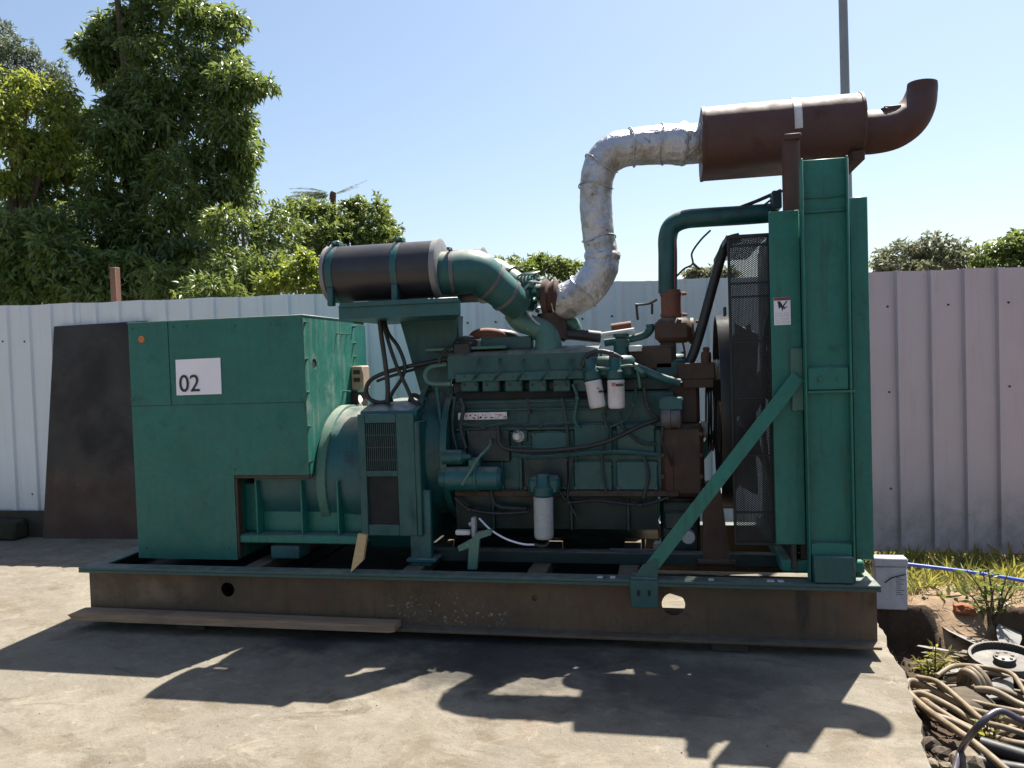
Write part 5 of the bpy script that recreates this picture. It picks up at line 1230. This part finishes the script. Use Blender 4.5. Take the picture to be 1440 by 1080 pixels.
M['stone'] = simple('grey_brown_stone', (.09, .072, .056), (.06, .048, .039), .85, 14, 0, .5, .01, .2)
M['stone_pale'] = simple('pale_stone', (.20, .165, .125), (.15, .122, .09), .85, 14, 0, .5, .01, .2)
M['brick_lump'] = simple('orange_brick_lump', (.26, .095, .045), (.20, .07, .035), .85, 14, 0, .5, .01, .2)
random.seed(4)
for (px, py, r, m, lab) in ((1308, 1040, .045, 'stone', 'largest brown stone of the row below the tan hoses'), (1326, 1050, .038, 'stone', 'reddish brown stone right of the largest row stone'), (1312, 1068, .034, 'stone_pale', 'pale stone touching the slab edge near the bottom'), (1296, 1012, .03, 'stone', 'small dark stone wedged at the slab edge under the hose bends'), (1362, 1072, .065, 'stone_pale', 'broad pale flat stone under the foot of the grey hose arch'), (1340, 1066, .03, 'stone', 'small rounded stone between slab edge and broad pale stone'), (1331, 1076, .028, 'stone_pale', 'small pale stone at the bottom edge near the slab'), (1300, 1056, .022, 'stone', 'tiny brown stone nearest the slab corner'), (1345, 1045, .025, 'stone', 'small grey stone just under the lowest tan hose')):
    stone(px, py, r, m, lab)
stone(1357, 850, .05, 'brick_lump', 'orange brick lump half buried in the dry bank', .0, .7, 'brick_lump', 'brick', None)
stone(1385, 872, .075, 'stone_pale', 'flat pale rubble slab in the sunlit gully below the brick lump', -.02, .3, 'rubble_slab', 'rubble', None)
stone(1362, 890, .06, 'stone_pale', 'second pale rubble piece lowest in the sunlit gully', -.06, .35, 'rubble_slab', 'rubble', None)
# gravel bits
Cs = []; mb = MB(); random.seed(9)
for k in range(500):
    y = random.uniform(-1.3, .6); x = edge_x(y)+abs(random.gauss(.03, .10)); 
    if k > 330: x, y = random.uniform(4.45, 6.0), random.uniform(.0, 1.0)
    r = random.uniform(.004, .013); z = soil_h(x, y)+r*.3
    q = mb.add([(x+random.uniform(.6, 1.2)*r, y, z), (x-random.uniform(.6, 1.2)*r, y+.3*r, z), (x, y+random.uniform(.6, 1.2)*r, z), (x+.2*r, y-random.uniform(.6, 1.2)*r, z), (x, y, z+r), (x, y, z-r)])
    for a, b_, c in ((0, 2, 4), (2, 1, 4), (1, 3, 4), (3, 0, 4), (2, 0, 5), (1, 2, 5), (3, 1, 5), (0, 3, 5)): mb.face((q[a], q[b_], q[c]))
o = mb.build('gravel', 'stone', smooth=0); o['kind'] = 'stuff'; o['label'] = 'loose gravel on the soil beside the slab'; o['category'] = 'gravel'
# grit and small debris on the concrete
mb = MB(); random.seed(12)
for k in range(120):
    y = random.uniform(-1.6, .0); x = random.uniform(-1.2, 4.1); r = random.uniform(.0015, .0042); z = r*.3
    q = mb.add([(x+random.uniform(.6, 1.8)*r, y, z), (x-random.uniform(.6, 1.2)*r, y+.3*r, z), (x, y+random.uniform(.6, 1.2)*r, z), (x+.2*r, y-random.uniform(.6, 1.2)*r, z), (x, y, z+r)])
    for a, b_, c in ((0, 2, 4), (2, 1, 4), (1, 3, 4), (3, 0, 4)): mb.face((q[a], q[b_], q[c]))
o = mb.build('grit', 'soil', smooth=0); o['kind'] = 'stuff'; o['label'] = 'scattered grit on the concrete slab'; o['category'] = 'grit'

# ---- coil of tan hose: several strands sweeping in from the right

HZ = -.20
def H(px, py, dz=0): q = G(px, py, HZ); return q+Vector((0, 0, dz))
hose = thing('hose_coil', 'heap of dusty tan hose coiled on the soil right of the slab', 'hose', G(1360, 990, -.24))
strands = [
    ([(1500, 1046), (1420, 1026), (1360, 1002), (1310, 975), (1282, 970), (1276, 978), (1300, 1000), (1345, 1040), (1376, 1062), (1440, 1110)], .019, .03),
    ([(1520, 1010), (1450, 1005), (1400, 1020), (1340, 990), (1296, 972), (1272, 966), (1288, 964), (1318, 972)], .020, .015),
    ([(1540, 1060), (1440, 1052), (1400, 1035), (1350, 1015), (1315, 1000), (1300, 985), (1283, 976), (1275, 985), (1285, 1000)], .019, .0),
    ([(1520, 1035), (1440, 1018), (1390, 1000), (1345, 988), (1322, 978), (1330, 968), (1350, 960), (1385, 958), (1430, 968), (1500, 990)], .018, .035),
    ([(1318, 972), (1340, 962), (1366, 955), (1400, 960), (1425, 975), (1445, 1000), (1490, 1040)], .018, .075),
    ([(1372, 984), (1400, 992), (1440, 1006), (1520, 1030)], .024, .05),
    ([(1376, 976), (1410, 984), (1450, 992), (1520, 1000)], .020, .03),
    ([(1290, 968), (1320, 980), (1356, 1004), (1385, 1030), (1420, 1048), (1500, 1070)], .020, .055),
    ([(1330, 958), (1360, 953), (1400, 952), (1450, 962), (1520, 975)], .016, .01)]
for pts_, r_, dz in strands:
    for o_ in ((0, 1) if dz < .02 else (0,)):
        jx, jy = (0, 0) if not o_ else (random.uniform(-12, 12), random.uniform(6, 15))
        mb = MB(); mb.tube([H(px+jx+random.uniform(-3, 3)*o_, py+jy+random.uniform(-3, 3)*o_, dz*(1 if not o_ else .5)+.014*math.sin(i*1.9+o_)) for i, (px, py) in enumerate(pts_)], r_*random.uniform(.62, .86), 12, 7, wob=.035); mb.build('hose_strand', random.choice(('hose', 'hose', 'hose_dark')), hose)
mb = MB(); c_ = H(1369, 974, .05)
for k, (dx, dy) in enumerate(((-.02, 0), (.0, .02), (.02, .01))):
    mb.tube([c_+Vector((dx-.02, .05, -.02)), c_+Vector((dx-.02, 0, .05+.01*k)), c_+Vector((dx+.01, -.05, .045)), c_+Vector((dx+.03, -.085, -.02))], .019, 10)
mb.build('hose_knot', 'hose', hose)
q = G(1350, 985, HZ); mb = MB(); mb.lathe((q.x+.03, q.y-.01, HZ-.06), (.1, -.25, 1), [(0, .085), (.03, .105), (.075, .10), (.10, .075), (.105, .03)], 18)
for i, v in enumerate(mb.v): V = Vector(v); mb.v[i] = tuple(V+Vector((1, .6, .4))*.018*mn.noise(V*14))
M['bark2'] = wood('worn_stump_wood', (.13, .10, .07), (.07, .055, .04), .9)
tag(mb.build('wood_stump', 'bark2'), 'short worn wooden stump lying inside the hose coil', 'stump')
# grey hose arch in front
mb = MB(); mb.tube([G(1342, 1085, -.2), G(1352, 1064, -.2)+Vector((0, 0, .03)), P(1375, 1022, -.72), P(1405, 1000, -.70), P(1440, 1017-3, -.70), P(1500, 1030, -.72), G(1560, 1110, -.2)], .0125, 14, 8)
tag(mb.build('grey_hose', 'hose_grey'), 'shiny dark grey hose arching over the soil at bottom right', 'hose')
mb = MB(); mb.tube([H(1380, 1046), H(1420, 1058), H(1480, 1075), H(1560, 1090)], .03, 10); mb.tube([H(1372, 1070), H(1420, 1080), H(1500, 1092)], .026, 10)
tag(mb.build('black_hose', 'rubber'), 'black hose lying in the dark hollow below the tan coil', 'hose')

# ---- old radiator fan lying on the soil
M['fan_grey'] = painted('weathered_aluminium', (.085, .08, .077), (.05, .048, .045), .5, (.045, .036, .027), .7, .2, .06, .5)
M['fan_grey'].node_tree.nodes['Principled BSDF'].inputs['Metallic'].default_value = .5
fc = G(1413, 938, -.18); FN = thing('radiator_fan', 'old bare metal fan lying on the soil behind the hose coil', 'fan', fc)
tilt = Matrix.Translation(fc) @ Matrix.Rotation(rad(6), 4, 'X') @ Matrix.Rotation(rad(-3), 4, 'Y')
mb = MB(); mb.lathe((0, 0, 0), (0, 0, 1), [(0, .16), (.05, .165), (.062, .16), (.062, .148), (.03, .143), (.026, .05), (.045, .045), (.05, .02)], 40); mb.v = [tuple(tilt @ Vector(v)) for v in mb.v]; HB = mb.build('hub', 'fan_grey', FN)
mb = MB(); mb.lathe((0, 0, .046), (0, 0, 1), [(0, .052), (.012, .05), (.016, .025)], 20)
for k in range(6): mb.bolt((.036*math.cos(k*1.047), .036*math.sin(k*1.047), .058), (0, 0, 1), .008, .008)
mb.v = [tuple(tilt @ Vector(v)) for v in mb.v]; mb.build('hub_cap', 'fan_grey', HB)
mb = MB()
for k in range(52):
    a = k*2*math.pi/52; mb.box(-.002, .002, .144, .150, .031, .060, 0, Matrix.Rotation(a, 4, 'Z'))
mb.v = [tuple(tilt @ Vector(v)) for v in mb.v]; mb.build('rim_tooth', 'rust_dark', HB)['kind'] = 'stuff'
M['blade_grey'] = painted('worn_blade_metal', (.26, .25, .24), (.18, .175, .17), .45, (.06, .05, .04), .6, .15, .1, .5)
for k in range(8):
    a = 2*math.pi*k/8+.35; ca, sa = math.cos(a), math.sin(a); rings = []
    for t, wd_ in ((.15, .035), (.24, .05), (.33, .058), (.40, .05)):
        rings.append([tilt @ Vector((ca*t-sa*u, sa*t+ca*u, z)) for u, z in ((-wd_, .012), (0, .03), (wd_, .055), (wd_, .059), (0, .034), (-wd_, .016))])
    mb = MB(); mb.loft(rings); mb.build('fan_blade', 'blade_grey', FN)
bpy.context.view_layer.update()
